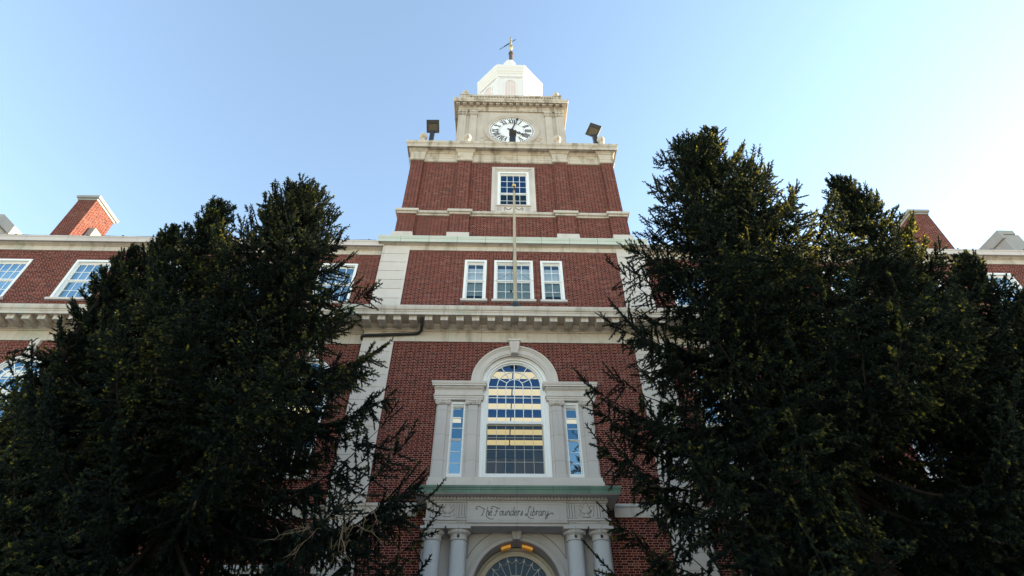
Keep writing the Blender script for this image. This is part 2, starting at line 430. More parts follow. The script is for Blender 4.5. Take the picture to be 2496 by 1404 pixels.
# walls
w = MB()
w.wall(-XT, XT, 0, 18.4, 0.0, [(-1.15, 1.15, 7.9, 11.30, True), (-2.13, -1.66, 7.95, 10.62, False), (1.66, 2.13, 7.95, 10.62, False),
    (-1.25, 1.25, 1.0, 4.9, True), (-2.04, -1.12, 15.09, 17.29, False), (-.81, .81, 15.09, 17.29, False), (1.12, 2.04, 15.09, 17.29, False)], .34)
for s in (-1, 1):
    w.add([(s*XT, 0, 0), (s*XT, 1.2, 0), (s*XT, 1.2, 18.4), (s*XT, 0, 18.4)], [(0, 1, 2, 3)])
tower_wall = w.build('tower_wall', M['brick'], lib)
for s in (-1, 1):
    holes = []
    for c in WIN_X:
        holes += [(s*c-.775, s*c+.775, 15.06, 17.16, False), (s*c-.9, s*c+.9, 8.1, 11.5, True), (s*c-.8, s*c+.8, 2.6, 5.6, False)]
    w = MB(); x0, x1 = (XT, 46) if s > 0 else (-46, -XT)  # unseen outer stretch of the wing added to block sun from the trees
    w.wall(x0, x1, 0, 18.2, YW, holes, .34)
    xe = s*46
    w.add([(xe, YW, 0), (xe, 14, 0), (xe, 14, 18.2), (xe, YW, 18.2)], [(0, 1, 2, 3)])
    w.build('wing_wall', M['brick'], lib)
w = MB(); w.add([(-46, 14, 0), (46, 14, 0), (46, 14, 18.2), (-46, 14, 18.2)], [(3, 2, 1, 0)])
w.build('back_wall', M['brick'], lib)
w = MB(); w.box(-45.95, 45.95, .6, 13.95, 18.02, 18.16); w.build('flat_roof', M['roof'], lib)
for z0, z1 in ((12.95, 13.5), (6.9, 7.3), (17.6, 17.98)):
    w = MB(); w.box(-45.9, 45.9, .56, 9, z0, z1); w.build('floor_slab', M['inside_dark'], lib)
w = MB(); w.box(-45.9, 45.9, 9.01, 9.2, 0.05, 17.9); w.build('inner_wall', M['inside'], lib)

# stone quoins with grooved courses
def quoin(x0, x1, y, z0, z1, ch, wrap):
    q = MB(); n = int(round((z1-z0)/ch)); ch = (z1-z0)/n
    out = x0 if abs(x0) > abs(x1) else x1; inn = x1 if out == x0 else x0; s = 1 if out > 0 else -1
    for i in range(n):
        a, b = z0+i*ch, z0+(i+1)*ch
        xo, xi = out+s*.045, inn
        q.box(min(xo, xi), max(xo, xi), y-.05, y+wrap, a+.012, b-.012)
        q.box(min(xo-s*.02, xi), max(xo-s*.02, xi), y-.032, y+wrap-.003, b-.012, b+.012)
    # fillet along the brick side
    q.box(min(inn, inn-s*.07), max(inn, inn-s*.07), y-.05, y+.01, z0, z1)
    return q.build('quoin', M['stone_plain'], lib)
for s in (-1, 1):
    quoin(s*4.50, s*XT, 0, 14.12, 18.06, .486, .15)
    quoin(s*4.50, s*XT, 0, 7.22, 13.05, .486, .15)
    quoin(s*4.50, s*XT, 0, 1.2, 6.82, .486, .15)
    quoin(s*22.6, s*23.7, YW, 14.12, 17.70, .486, .02)
    quoin(s*22.6, s*23.7, YW, 7.22, 13.05, .486, .02)

# cornices ------------------------------------------------------------
PATH_T = [(-XT, YW+.5), (-XT, 0), (XT, 0), (XT, YW+.5)]
def wing_path(s, over=0.0):
    return [(XT+.004, YW), (46, YW)] if s > 0 else [(-46, YW), (-XT-.004, YW)]
# modillion cornice over the second storey
frz = [(-.02, 13.055), (.035, 13.055), (.035, 13.48), (.075, 13.48), (.075, 13.53), (.11, 13.53), (.11, 13.58), (.17, 13.62), (.22, 13.63), (.22, 13.76), (-.02, 13.76)]
top = [(-.02, 13.765), (.75, 13.765), (.75, 13.725), (.78, 13.725), (.78, 13.84), (.80, 13.86), (.80, 13.90), (.84, 13.93), (.86, 14.02), (.86, 14.10), (.84, 14.12), (-.02, 14.20)]
def dz(prof, d): return [(a, z+d) for a, z in prof]
w = MB(); w.sweep(frz, PATH_T); w.build('frieze', M['stone_w'], lib)
w = MB(); w.sweep(top, PATH_T); corn = w.build('modillion_cornice', M['stone_w'], lib)
md = MB()
md.box(-.135, .135, -.68, -.20, 13.545, 13.762)
md.box(-.150, .150, -.705, -.20, 13.70, 13.759)
mod0 = md.build('modillion', M['stone_w'], corn, loc=(-.2865*19, 0, 0))
for i in range(-8, 10):
    copy_tree(mod0, corn, (.2865*(2*i-1), 0, 0))
copy_tree(mod0, corn, (.2865*19, 0, 0))
for s in (-1, 1):
    w = MB(); w.sweep(dz(frz, -.004), wing_path(s)); w.build('frieze', M['stone_w'], lib)
    w = MB(); w.sweep(dz(top, -.004), wing_path(s)); cw = w.build('modillion_cornice', M['stone_w'], lib)
    for i in range(70):
        x = 6.62+.555*i
        m = copy_tree(mod0, cw, (s*x, YW, -.004))
# crowning cornice of the third storey
crown_s = [(-.02, 17.83), (.03, 17.83), (.03, 18.08), (.07, 18.09), (.07, 18.11), (.13, 18.125), (.19, 18.16), (.215, 18.19), (.215, 18.24), (-.02, 18.24)]
gut_t = [(-.02, 18.243), (.22, 18.243), (.22, 18.12), (.25, 18.12), (.255, 18.28), (.275, 18.31), (.275, 18.34), (.295, 18.40), (.295, 18.45), (-.02, 18.50)]
w = MB(); w.sweep(crown_s, PATH_T); w.build('crown_moulding', M['stone_w'], lib)
w = MB(); w.sweep(gut_t, PATH_T); w.build('copper_gutter', M['copper_pale'], lib)
wc_s = [(-.02, 17.70), (.03, 17.70), (.03, 17.95), (.07, 17.96), (.07, 17.98), (.14, 18.0), (.20, 18.06), (.22, 18.10), (-.02, 18.10)]
wc_t = [(-.02, 18.103), (.25, 18.103), (.25, 18.02), (.28, 18.02), (.285, 18.22), (.31, 18.25), (.31, 18.31), (-.02, 18.36)]
for s in (-1, 1):
    w = MB(); w.sweep(wc_s, wing_path(s)); w.build('crown_moulding', M['stone_w'], lib)
    w = MB(); w.sweep(wc_t, wing_path(s)); w.build('eaves_cornice', M['stone'], lib)
    c = MB(); x0 = 5.95
    pts = [(s*(x0+.5*i), YW-.22, 18.40+.012*math.sin(i*1.7)) for i in range(49)]
    c.tube(pts, .014, 5)
    for i in range(17): 
        x = s*(x0+.3+1.5*i); c.box(x-.03, x+.03, YW-.25, YW-.19, 18.335, 18.44)
    c.build('lightning_cable', M['black'], lib)
    # belt course above the ground floor
    w = MB(); w.sweep([(-.02, 6.83), (.06, 6.83), (.06, 7.10), (.09, 7.12), (.09, 7.18), (-.02, 7.24)], wing_path(s)); w.build('belt_course', M['stone_w'], lib)
for s in (-1, 1):
    w = MB(); a, b = (2.9, XT) if s > 0 else (-XT, -2.9)
    w.sweep([(-.02, 6.826), (.06, 6.826), (.06, 7.105), (.09, 7.125), (.09, 7.185), (-.02, 7.245)], [(a, 0), (b, 0)])
    w.build('belt_course', M['stone_w'], lib)

# sash windows ------------------------------------------------------------
def sash(mb, x0, x1, z0, z1, st, cols, rows, mt, y0, y1):
    mb.box(x0, x0+st, y0, y1, z0, z1); mb.box(x1-st, x1, y0, y1, z0, z1)
    mb.box(x0+st, x1-st, y0, y1, z0, z0+st); mb.box(x0+st, x1-st, y0, y1, z1-st, z1)
    for i in range(1, cols):
        x = x0+st+(x1-x0-2*st)*i/cols; mb.box(x-mt/2, x+mt/2, y0+.004, y1-.004, z0+st, z1-st)
    for j in range(1, rows):
        z = z0+st+(z1-z0-2*st)*j/rows; mb.box(x0+st, x1-st, y0+.007, y1-.007, z-mt/2, z+mt/2)
def rect_window(hw, z0, z1, cols, ru, rl, zt, gU, gL, fw=.10, sill=True, blind=None, by=.26, lmt=.022):
    f = MB()
    f.box(-hw+.002, -hw+fw, -.025, .16, z0, z1-.002); f.box(hw-fw, hw-.002, -.025, .16, z0, z1-.002)
    f.box(-hw+fw, hw-fw, -.025, .16, z1-fw, z1-.002); f.box(-hw+fw, hw-fw, -.025, .16, z0, z0+.05)
    f.box(-hw+fw, hw-fw, .05, .16, z1-fw-.05, z1-fw)       # head stop
    root = f.build('window', M['white'], lib)
    x0, x1 = -hw+fw, hw-fw; zb, zu = z0+.05, z1-fw-.05
    u = MB(); sash(u, x0, x1, zt, zu, .05, cols, ru, .026, .08, .12); u.build('upper_sash', M['white'], root)
    l = MB(); sash(l, x0, x1, zb, zt-.003, .05, cols, rl, lmt, .122, .16); l.build('lower_sash', M['white'], root)
    p = MB(); p.add([(x0+.04, .10, zt+.04), (x1-.04, .10, zt+.04), (x1-.04, .10, zu-.04), (x0+.04, .10, zu-.04)], [(0, 1, 2, 3)]); p.build('pane', gU, root)
    p = MB(); p.add([(x0+.04, .14, zb+.04), (x1-.04, .14, zb+.04), (x1-.04, .14, zt-.04), (x0+.04, .14, zt-.04)], [(0, 1, 2, 3)]); p.build('pane', gL, root)
    if sill:
        q = MB(); q.box(-hw-.07, hw+.07, -.11, .0, z0-.10, z0+.0); q.box(-hw+.002, hw-.002, 0, .2, z0-.1, z0-.003); q.build('sill', M['stone_plain'], root)
    if blind:
        b = MB(); n = 10; za, zc = blind; 
        for k in range(n):
            t0 = za+(zc-za)*k/n; t1 = za+(zc-za)*(k+1)/n; b.box(-hw+.02, hw-.02, by, by+.012, t0+.002, t1-.002)
        b.build('blind', M['blind'], root)
    return root
wC = rect_window(.81, 15.09, 17.29, 4, 2, 2, 16.20, M['glass'], M['glass_screen'], blind=(15.16, 17.0), by=.22)
wL = rect_window(.46, 15.09, 17.29, 2, 2, 2, 16.20, M['glass'], M['glass_screen'], blind=(15.5, 17.0), by=.22); wL.location = (-1.58, 0, 0)
wR = copy_tree(wL, lib, (1.58, 0, 0))
wW = rect_window(.775, 15.06, 17.16, 4, 2, 2, 16.09, M['glass_blue'], M['glass_blue'], blind=(15.8, 17.0), by=.40); wW.location = (-WIN_X[0], YW, 0)
wG = rect_window(.80, 2.6, 5.6, 4, 3, 3, 4.1, M['glass_blue'], M['glass_blue']); wG.location = (-WIN_X[0], YW, 0)
for s in (-1, 1):
    for c in WIN_X:
        if s < 0 and c == WIN_X[0]: continue
        xx = {20.7: 20.55}.get(c, c) if False else c
        copy_tree(wW, lib, (s*xx, YW, 0)); copy_tree(wG, lib, (s*xx, YW, 0))
# soldier-course jack arches
def jack(cx, hw, z0, y):
    q = MB(); q.uv = []
    h = .345; e = .10
    vs = [(cx-hw-.01, z0), (cx+hw+.01, z0), (cx+hw+e, z0+h), (cx-hw-e, z0+h)]
    q.add([(a, y-.005, b) for a, b in vs]+[(a, y+.002, b) for a, b in vs], [(0, 1, 2, 3), (0, 4, 5, 1), (1, 5, 6, 2), (2, 6, 7, 3), (3, 7, 4, 0)])
    q.uv = [(b-z0, a) for a, b in vs]*2
    return q.build('jack_arch', M['brick_uv'], lib)
for cx, hw in ((-1.58, .46), (0, .81), (1.58, .46)): jack(cx, hw, 17.292, 0)
for s in (-1, 1):
    for c in WIN_X[:5]: jack(s*c, .775, 17.163, YW)

# arched windows of the wings ------------------------------------------------------------
def arch_window(zs, r, z0, zt, name='arched_window'):
    """outer radius r; local x = 0, wall plane y = 0"""
    f = MB(); rg = r-.15
    prof = [(r-.003, .16), (r-.003, -.02), (r-.05, -.03), (r-.06, .03), (r-.10, .03), (r-.10, .16)]
    f.ringprof(0, zs, prof, 0, 180, 32)
    for s in (-1, 1):
        a, b = sorted((s*(r-.003), s*(r-.10))); f.box(a, b, -.03, .16, z0, zs)
    f.box(-r+.10, r-.10, -.02, .16, z0, z0+.08)
    root = f.build(name, M['white'], lib)
    u = MB(); q = .026
    u.ring(0, zs, rg, r-.10, .08, .13, 0, 180, 32)
    for s in (-1, 1):
        a, b = sorted((s*rg, s*(r-.10))); u.box(a, b, .08, .13, zt, zs)
    u.box(-rg, rg, .08, .13, zt, zt+.07)
    nc = 6 if r > 1 else 5
    nc = 6
    for i in range(1, nc):
        x = -rg+2*rg*i/nc; u.box(x-q/2, x+q/2, .085, .125, zt+.07, zs-q/2)
    for j in range(0, 3):
        z = zs-(zs-zt-.07)*j/3; u.box(-rg, rg, .088, .122, z-q/2, z+q/2)
    for rr in (rg/3, 2*rg/3): u.ring(0, zs, rr-q/2, rr+q/2, .088, .122, 0, 180, 24)
    for a in (30, 60, 90, 120, 150):
        c, d = math.cos(R_(a)), math.sin(R_(a)); k = 0.02 if a == 90 else rg/3
        u.bar(k*c, zs+k*d, (rg+.01)*c, zs+(rg+.01)*d, q, .085, .125)
    u.build('upper_sash', M['white'], root)
    l = MB(); sash(l, -r+.10, r-.10, z0+.08, zt-.003, .05, nc, 4, .016, .135, .17); l.build('lower_sash', M['white'], root)
    p = MB(); p.disc(0, zs, rg+.02, .105, 0, 180, 32)
    p.add([(-rg-.02, .105, zt+.03), (rg+.02, .105, zt+.03), (rg+.02, .105, zs), (-rg-.02, .105, zs)], [(0, 1, 2, 3)])
    p.build('pane', M['glass_clear'] if r > 1 else M['glass_blue2'], root)
    p = MB(); p.add([(-r+.14, .15, z0+.12), (r-.14, .15, z0+.12), (r-.14, .15, zt-.04), (-r+.14, .15, zt-.04)], [(0, 1, 2, 3)]); p.build('pane', M['glass_screen2'], root)
    return root
M['glass_blue2'] = glass_mat('arched_window_glass', (.80, .86, .95), 0.16, (.34, .70, 1.0))
M['glass_screen2'] = glass_mat('screened_hall_glass', (.62, .62, .60), 0.02, (.5, .7, .85))
wA = arch_window(11.5, .9, 8.1, 9.98); wA.location = (-WIN_X[0], YW, 0)
sl = MB(); sl.box(-1.0, 1.0, -.12, 0, 7.98, 8.1); sl.box(-.9, .9, 0, .2, 7.98, 8.097); sl.build('sill', M['stone_plain'], wA)
ks = MB(); ks.frustum((-.11, .11, -.09, .0), 12.40, (-.17, .17, -.12, .0), 13.04); ks.build('keystone', M['stone_plain'], wA)
br = MB(); br.uv = []; n = 40; r0, r1 = .903, 1.24
for i in range(n+1):
    a = math.pi*i/n
    for rr, yy in ((r0, .002), (r0, -.006), (r1, -.006), (r1, .002)):
        br.v.append((rr*math.cos(a), yy, 11.5+rr*math.sin(a))); br.uv.append((rr-r0, a*1.07))
for i in range(n):
    for j in range(3): br.f.append((i*4+j, i*4+j+1, i*4+5+j, i*4+4+j))
br.build('brick_arch', M['brick_uv'], wA)
for s in (-1, 1):
    im = MB(); im.box(min(s*.905, s*1.22), max(s*.905, s*1.22), -.045, 0, 11.22, 11.49); im.build('impost_block', M['stone_plain'], wA)
for s in (-1, 1):
    for c in WIN_X:
        if s < 0 and c == WIN_X[0]: continue
        copy_tree(wA, lib, (s*c, YW, 0))

# great arched window of the tower ------------------------------------------------------------
gf = MB()
prof = [(1.148, .02), (1.10, .02), (1.10, .07), (1.03, .075), (1.01, .14), (.96, .145), (.94, .20), (.94, .30), (1.148, .30)]
gf.ringprof(0, 11.32, prof, 0, 180, 48)
for s in (-1, 1):
    for a, b, y0 in ((1.148, 1.10, .02), (1.10, 1.02, .073), (1.02, .94, .145)):
        x0, x1 = sorted((s*a, s*b)); gf.box(x0, x1, y0, .30, 7.95, 11.32)
gf.box(-.94, .94, .10, .30, 7.95, 8.17)
great = gf.build('great_window', M['white'], lib)
u = MB(); q = .028; zs = 11.33; rg = .90
u.ring(0, zs, rg, .94, .20, .27, 0, 180, 48)
for s in (-1, 1):
    a, b = sorted((s*rg, s*.94)); u.box(a, b, .20, .27, 9.88, zs)
u.box(-rg, rg, .19, .27, 9.90, 9.99)
for i in range(1, 6):
    x = -rg+.3*i; u.box(x-q/2, x+q/2, .225, .262, 9.99, zs-q/2)
for z in (11.33, 10.89, 10.46): u.box(-rg, rg, .228, .259, z-q/2, z+q/2)
for rr in (.30, .605): u.ring(0, zs, rr-q/2, rr+q/2, .228, .259, 0, 180, 36)
for a in (30, 60, 90, 120, 150):
    c, d = math.cos(R_(a)), math.sin(R_(a)); k = .015 if a == 90 else .3
    u.bar(k*c, zs+k*d, .91*c, zs+.91*d, q, .225, .262)
u.build('upper_sash', M['white'], great)
l = MB(); sash(l, -.94, .94, 8.17, 9.897, .035, 6, 4, .014, .272, .30); l.build('lower_sash', M['tracery'], great)
p = MB(); p.disc(0, zs, rg+.02, .245, 0, 180, 48); p.add([(-.92, .245, 9.95), (.92, .245, 9.95), (.92, .245, zs), (-.92, .245, zs)], [(0, 1, 2, 3)])
p.build('pane', M['glass_clear'], great)
p = MB(); p.add([(-.92, .285, 8.19), (.92, .285, 8.19), (.92, .285, 9.88), (-.92, .285, 9.88)], [(0, 1, 2, 3)]); p.build('pane', M['glass_screen2'], great)
# stone surround
sr = MB()
sr.ringprof(0, 11.30, [(1.15, .0), (1.15, -.06), (1.20, -.075), (1.21, -.10), (1.38, -.10), (1.39, -.12), (1.44, -.14), (1.45, -.17), (1.505, -.18), (1.515, -.15), (1.515, 0)], 0, 180, 56)
sur = sr.build('arch_surround', M['stone_plain'], lib)
k = MB(); k.frustum((-.12, .12, -.27, 0), 12.43, (-.19, .19, -.30, 0), 12.93); k.box(-.225, .225, -.34, 0, 12.93, 13.0)
for x in (-.09, 0, .09): k.frustum((x*.75-.022, x*.75+.022, -.29, -.25), 12.44, (x*1.1-.03, x*1.1+.03, -.325, -.28), 12.925)
k.build('keystone', M['stone_plain'], sur)
def ionic(mb, cx, y, z):
    """capital: two volutes with an egg band between"""
    for s in (-1, 1):
        pts = []
        for i in range(34):
            t = i/33; a = R_(90)-s*0+(-s)*t*R_(860)*-1; rr = .098*(1-.86*t)
            a = R_(90)+(-s)*t*R_(830)
            pts.append((cx+s*.155+rr*math.cos(a)*1.0, y-.05, z-.085+rr*math.sin(a)))
        mb.tube(pts, .020, 6, .010)
        mb.ring(cx+s*.155, z-.085, .001, .03, y-.075, y-.03, 0, 359.9, 12)
        mb.ring(cx+s*.155, z-.085, .001, .086, y-.045, y+.04, 0, 359.9, 20)
    mb.box(cx-.16, cx+.16, y-.065, y+.03, z-.03, z+.013)
    mb.box(cx-.135, cx+.135, y-.03, y+.03, z-.15, z-.03)
    for i in range(5): 
        x = cx-.10+.05*i; mb.box(x-.016, x+.016, y-.06, y-.02, z-.11, z-.045)
for s in (-1, 1):
    b = MB(); c0 = s*1.92
    b.box(*sorted((s*1.152, s*1.66)), -.03, .25, 7.96, 10.62); b.box(*sorted((s*2.13, s*2.62)), -.03, 0.0, 7.96, 10.62)
    for c in (1.40, 2.41):
        b.box(s*c-.16, s*c+.16, -.12, -.03, 8.06, 10.42)
        b.box(s*c-.185, s*c+.185, -.15, -.03, 7.96, 8.0); b.box(s*c-.175, s*c+.175, -.135, -.03, 8.0, 8.06)
    pil = b.build('window_pilaster', M['stone_pil'], lib)
    for c in (1.40, 2.41):
        v = MB(); ionic(v, s*c, -.10, 10.60); v.build('ionic_capital', M['stone_plain'], pil, smooth=True)
    e = MB(); a0, a1 = sorted((s*1.18, s*2.62)); P_ = [(a0, .2), (a0, 0), (a1, 0), (a1, .2)]
    e.sweep([(-.3, 10.625), (.10, 10.625), (.10, 10.69), (.115, 10.69), (.115, 10.76), (.14, 10.77), (.14, 10.80), (.10, 10.805), (.10, 11.0), (.125, 11.02), (.125, 11.125), (-.3, 11.125)], P_)
    e.sweep([(-.3, 11.128), (.18, 11.128), (.195, 11.12), (.195, 11.18), (.215, 11.20), (.225, 11.265), (.225, 11.285), (-.3, 11.33)], P_)
    for i in range(26):
        x = a0-.11+(a1-a0+.22)*(i+.5)/26; e.box(x-.022, x+.022, -.165, -.12, 11.04, 11.115)
    e.build('entablature', M['stone_plain'], pil)
    # slit light between the pilasters
    f = MB(); x0, x1 = s*1.895-.235, s*1.895+.235
    f.box(x0, x0+.045, .0, .2, 7.98, 10.60); f.box(x1-.045, x1, .0, .2, 7.98, 10.60); f.box(x0+.045, x1-.045, .0, .2, 10.50, 10.60); f.box(x0+.045, x1-.045, -.01, .2, 7.98, 8.12)
    f.box(x0+.045, x1-.045, .05, .2, 10.44, 10.497)
    sw = f.build('slit_window', M['white'], lib)
    t = MB(); sash(t, x0+.045, x1-.045, 9.29, 10.44, .022, 1, 3, .022, .10, .14); t.build('upper_sash', M['white'], sw)
    t = MB(); sash(t, x0+.045, x1-.045, 8.12, 9.287, .022, 1, 3, .018, .142, .18); t.build('lower_sash', M['white'], sw)
    p = MB(); p.add([(x0+.06, .12, 9.31), (x1-.06, .12, 9.31), (x1-.06, .12, 10.42), (x0+.06, .12, 10.42)], [(0, 1, 2, 3)]); p.build('pane', M['glass_blue2'], sw)
    p = MB(); p.add([(x0+.06, .16, 8.14), (x1-.06, .16, 8.14), (x1-.06, .16, 9.27), (x0+.06, .16, 9.27)], [(0, 1, 2, 3)]); p.build('pane', M['glass_blue'], sw)
ldg = MB(); ldg.box(-2.68, 2.68, -.20, 0, 7.60, 7.82); ldg.box(-2.65, 2.65, -.165, 0, 7.82, 7.955)
ldg.build('window_ledge', M['stone_plain'], lib)

# portico ------------------------------------------------------------
po = MB()
po.wall(-2.62, 2.62, 0, 6.29, -.32, [(-1.19, 1.19, 1.0, 4.9, True)], .62)
for s in (-1, 1): po.add([(s*2.62, -.32, 0), (s*2.62, 0, 0), (s*2.62, 0, 6.29), (s*2.62, -.32, 6.29)], [(0, 1, 2, 3)])
portico = po.build('portico', M['stone_portico'], lib)
a = MB()
a.ringprof(0, 4.9, [(1.192, -.32), (1.192, -.36), (1.22, -.37), (1.23, -.345), (1.29, -.345), (1.30, -.365), (1.34, -.385), (1.36, -.36), (1.36, -.32)], 0, 180, 48)
for s in (-1, 1): a.box(*sorted((s*1.192, s*1.36)), -.36, -.32, 1.0, 4.9)
a.build('door_arch', M['stone_portico'], portico)
k = MB(); k.frustum((-.105, .105, -.50, -.32), 6.09, (-.15, .15, -.56, -.32), 6.34)
for i in range(5):
    x = -.08+.04*i; k.frustum((x-.01, x+.01, -.52, -.45), 6.10, (x*1.3-.012, x*1.3+.012, -.575, -.5), 6.29)
k.build('keystone', M['stone_portico'], portico)
# recessed spandrel lines
for s in (-1, 1):
    sp = MB()
    pts = [(s*1.36*math.cos(R_(t))*1.13, -.325, 4.9+1.55*math.sin(R_(t))) for t in range(28, 66, 3)]
    sp.tube(pts, .012, 5); sp.tube([pts[-1], (s*1.33, -.325, 6.27), ], .012, 5); sp.tube([(s*1.33, -.325, 6.27), pts[0]], .012, 5)
    sp.build('spandrel_moulding', M['groove_shade'], portico)
# entablature
E_ = MB(); EX = 2.50; PE = [(-EX, 0.0), (-EX, -.95), (EX, -.95), (EX, 0.0)]
E_.sweep([(-.9, 6.29), (.0, 6.29), (.0, 6.355), (.015, 6.36), (.015, 6.42), (.06, 6.43), (.06, 6.475), (.0, 6.48), (.0, 6.90), (.03, 6.91), (.05, 6.96), (.05, 7.03), (-.9, 7.03)], PE)
E_.box(-EX+.01, EX-.01, -.94, 0, 6.292, 7.0)
ent = E_.build('portico_entablature', M['stone_portico'], portico)
c = MB(); c.sweep([(-.9, 7.07), (.345, 7.07), (.36, 7.05), (.365, 7.135), (.385, 7.15), (.385, 7.18), (.405, 7.19), (.415, 7.245), (-.9, 7.60)], PE)
c.build('copper_cornice', M['copper_dark'], portico)
c = MB(); c.sweep([(-.9, 7.033), (.33, 7.033), (.34, 7.04), (.34, 7.067), (-.9, 7.067)], PE); c.build('cornice_soffit', M['stone_portico'], portico)
d = MB()
for i in range(54):
    x = -EX-.02+(2*EX+.04)*(i+.5)/54; d.box(x-.028, x+.028, -1.07, -.99, 6.955, 7.03)
d.build('dentil_band', M['stone_portico'], portico)
# inscription panel
ip = MB(); ip.box(-1.37, 1.37, -1.005, -.95, 6.365, 6.895)
ip.box(-1.33, 1.33, -1.012, -1.004, 6.405, 6.41); ip.box(-1.33, 1.33, -1.012, -1.004, 6.85, 6.855); ip.box(-1.33, -1.325, -1.012, -1.004, 6.41, 6.85); ip.box(1.325, 1.33, -1.012, -1.004, 6.41, 6.85)
panel = ip.build('inscription_panel', M['stone_portico'], portico)
# script lettering, each letter drawn as pen strokes on a unit box (x advance, cap height 1, x-height .5)
def cat(pts, n=6):
    if len(pts) < 3: return pts
    P = [pts[0]]+list(pts)+[pts[-1]]; out = []
    for i in range(1, len(P)-2):
        p0, p1, p2, p3 = [Vector(P[j]) for j in (i-1, i, i+1, i+2)]
        for k in range(n):
            t = k/n
            q = .5*((2*p1)+(p2-p0)*t+(2*p0-5*p1+4*p2-p3)*t*t+(3*p1-p0-3*p2+p3)*t**3); out.append((q.x, q.y))
    out.append(tuple(pts[-1])); return out
GL = {
 'T': (.46, [[(-.62, .78), (-.70, .68), (-.82, .72), (-.84, .88), (-.70, 1.0), (-.40, .98), (-.05, .80), (.30, .66)], [(.18, .76), (.14, .40), (.10, .08), (.0, -.02), (-.08, .02)]]),
 'h': (.44, [[(.12, .95), (.10, .5), (.08, 0)], [(.09, .28), (.22, .50), (.34, .42), (.33, .1), (.40, 0), (.48, .06)], [(.08, .02), (.30, -.24), (.70, -.42), (1.1, -.40)]]),
 'e': (.40, [[(.03, .22), (.24, .30), (.28, .44), (.16, .50), (.04, .34), (.04, .12), (.16, 0), (.36, .10)]]),
 'F': (.50, [[(-.42, .82), (-.50, .72), (-.62, .76), (-.62, .92), (-.45, 1.02), (-.15, .96), (.15, .84), (.46, .80)], [(.14, .84), (.10, .40), (.05, .05), (-.06, -.02), (-.16, .05)], [(-.04, .45), (.28, .47)]]),
 'o': (.40, [[(.20, .50), (.06, .40), (.03, .18), (.15, 0), (.30, .12), (.32, .36), (.20, .50), (.30, .44), (.42, .46)]]),
 'u': (.46, [[(.06, .48), (.04, .15), (.14, 0), (.30, .14), (.36, .48), (.34, .10), (.42, 0), (.50, .08)]]),
 'n': (.46, [[(.06, .46), (.05, 0)], [(.05, .28), (.20, .50), (.34, .42), (.33, .10), (.40, 0), (.50, .08)]]),
 'd': (.46, [[(.34, .42), (.18, .50), (.04, .30), (.06, .06), (.18, 0), (.33, .18)], [(.40, .98), (.35, .40), (.34, .08), (.42, 0), (.50, .08)]]),
 'r': (.36, [[(.04, .44), (.10, .50), (.07, 0)], [(.08, .30), (.20, .50), (.33, .44)]]),
 's': (.36, [[(.02, .02), (.16, .28), (.22, .52), (.24, .25), (.18, 0), (.04, .06)]]),
 ' ': (.34, []),
 'L': (.52, [[(.50, .80), (.44, 1.02), (.30, .98), (.26, .70), (.22, .30), (.10, .04), (-.06, .0), (-.12, .12), (.0, .18), (.20, .0), (.45, -.25), (.85, -.36), (1.05, -.34)]]),
 'i': (.24, [[(.08, .48), (.06, .10), (.12, 0), (.24, .08)], [(.12, .70), (.13, .73)]]),
 'b': (.42, [[(.12, .98), (.08, .5), (.06, .05), (.20, 0), (.34, .16), (.30, .42), (.16, .46), (.08, .28)]]),
 'a': (.44, [[(.34, .42), (.18, .50), (.04, .30), (.06, .06), (.18, 0), (.32, .18), (.36, .46), (.34, .10), (.42, 0), (.48, .08)]]),
 'y': (.46, [[(.06, .48), (.04, .18), (.14, .02), (.30, .14), (.36, .48), (.32, 0), (.24, -.34), (.10, -.40), (.08, -.24), (.30, -.02), (.60, .20), (.86, .30), (.98, .18), (.98, .06)]]),
}
txt = "The Founders Library"; adv = [GL[ch][0] for ch in txt]; tot = sum(adv)
H_ = .235; W0 = -.96; W1 = .88; scl = (W1-W0)/tot; x = W0
tx = MB()
for ch, av in zip(txt, adv):
    for stp in GL[ch][1]:
        pts = cat([Vector((px_, pz_)) if False else (px_, pz_) for px_, pz_ in stp])
        tx.tube([(x+(px_+.16*(pz_-.3))*scl, -1.006, 6.555+pz_*H_) for px_, pz_ in pts], .0105, 5)
    x += av*scl
tx.build('carved_inscription', M['carve'], panel)
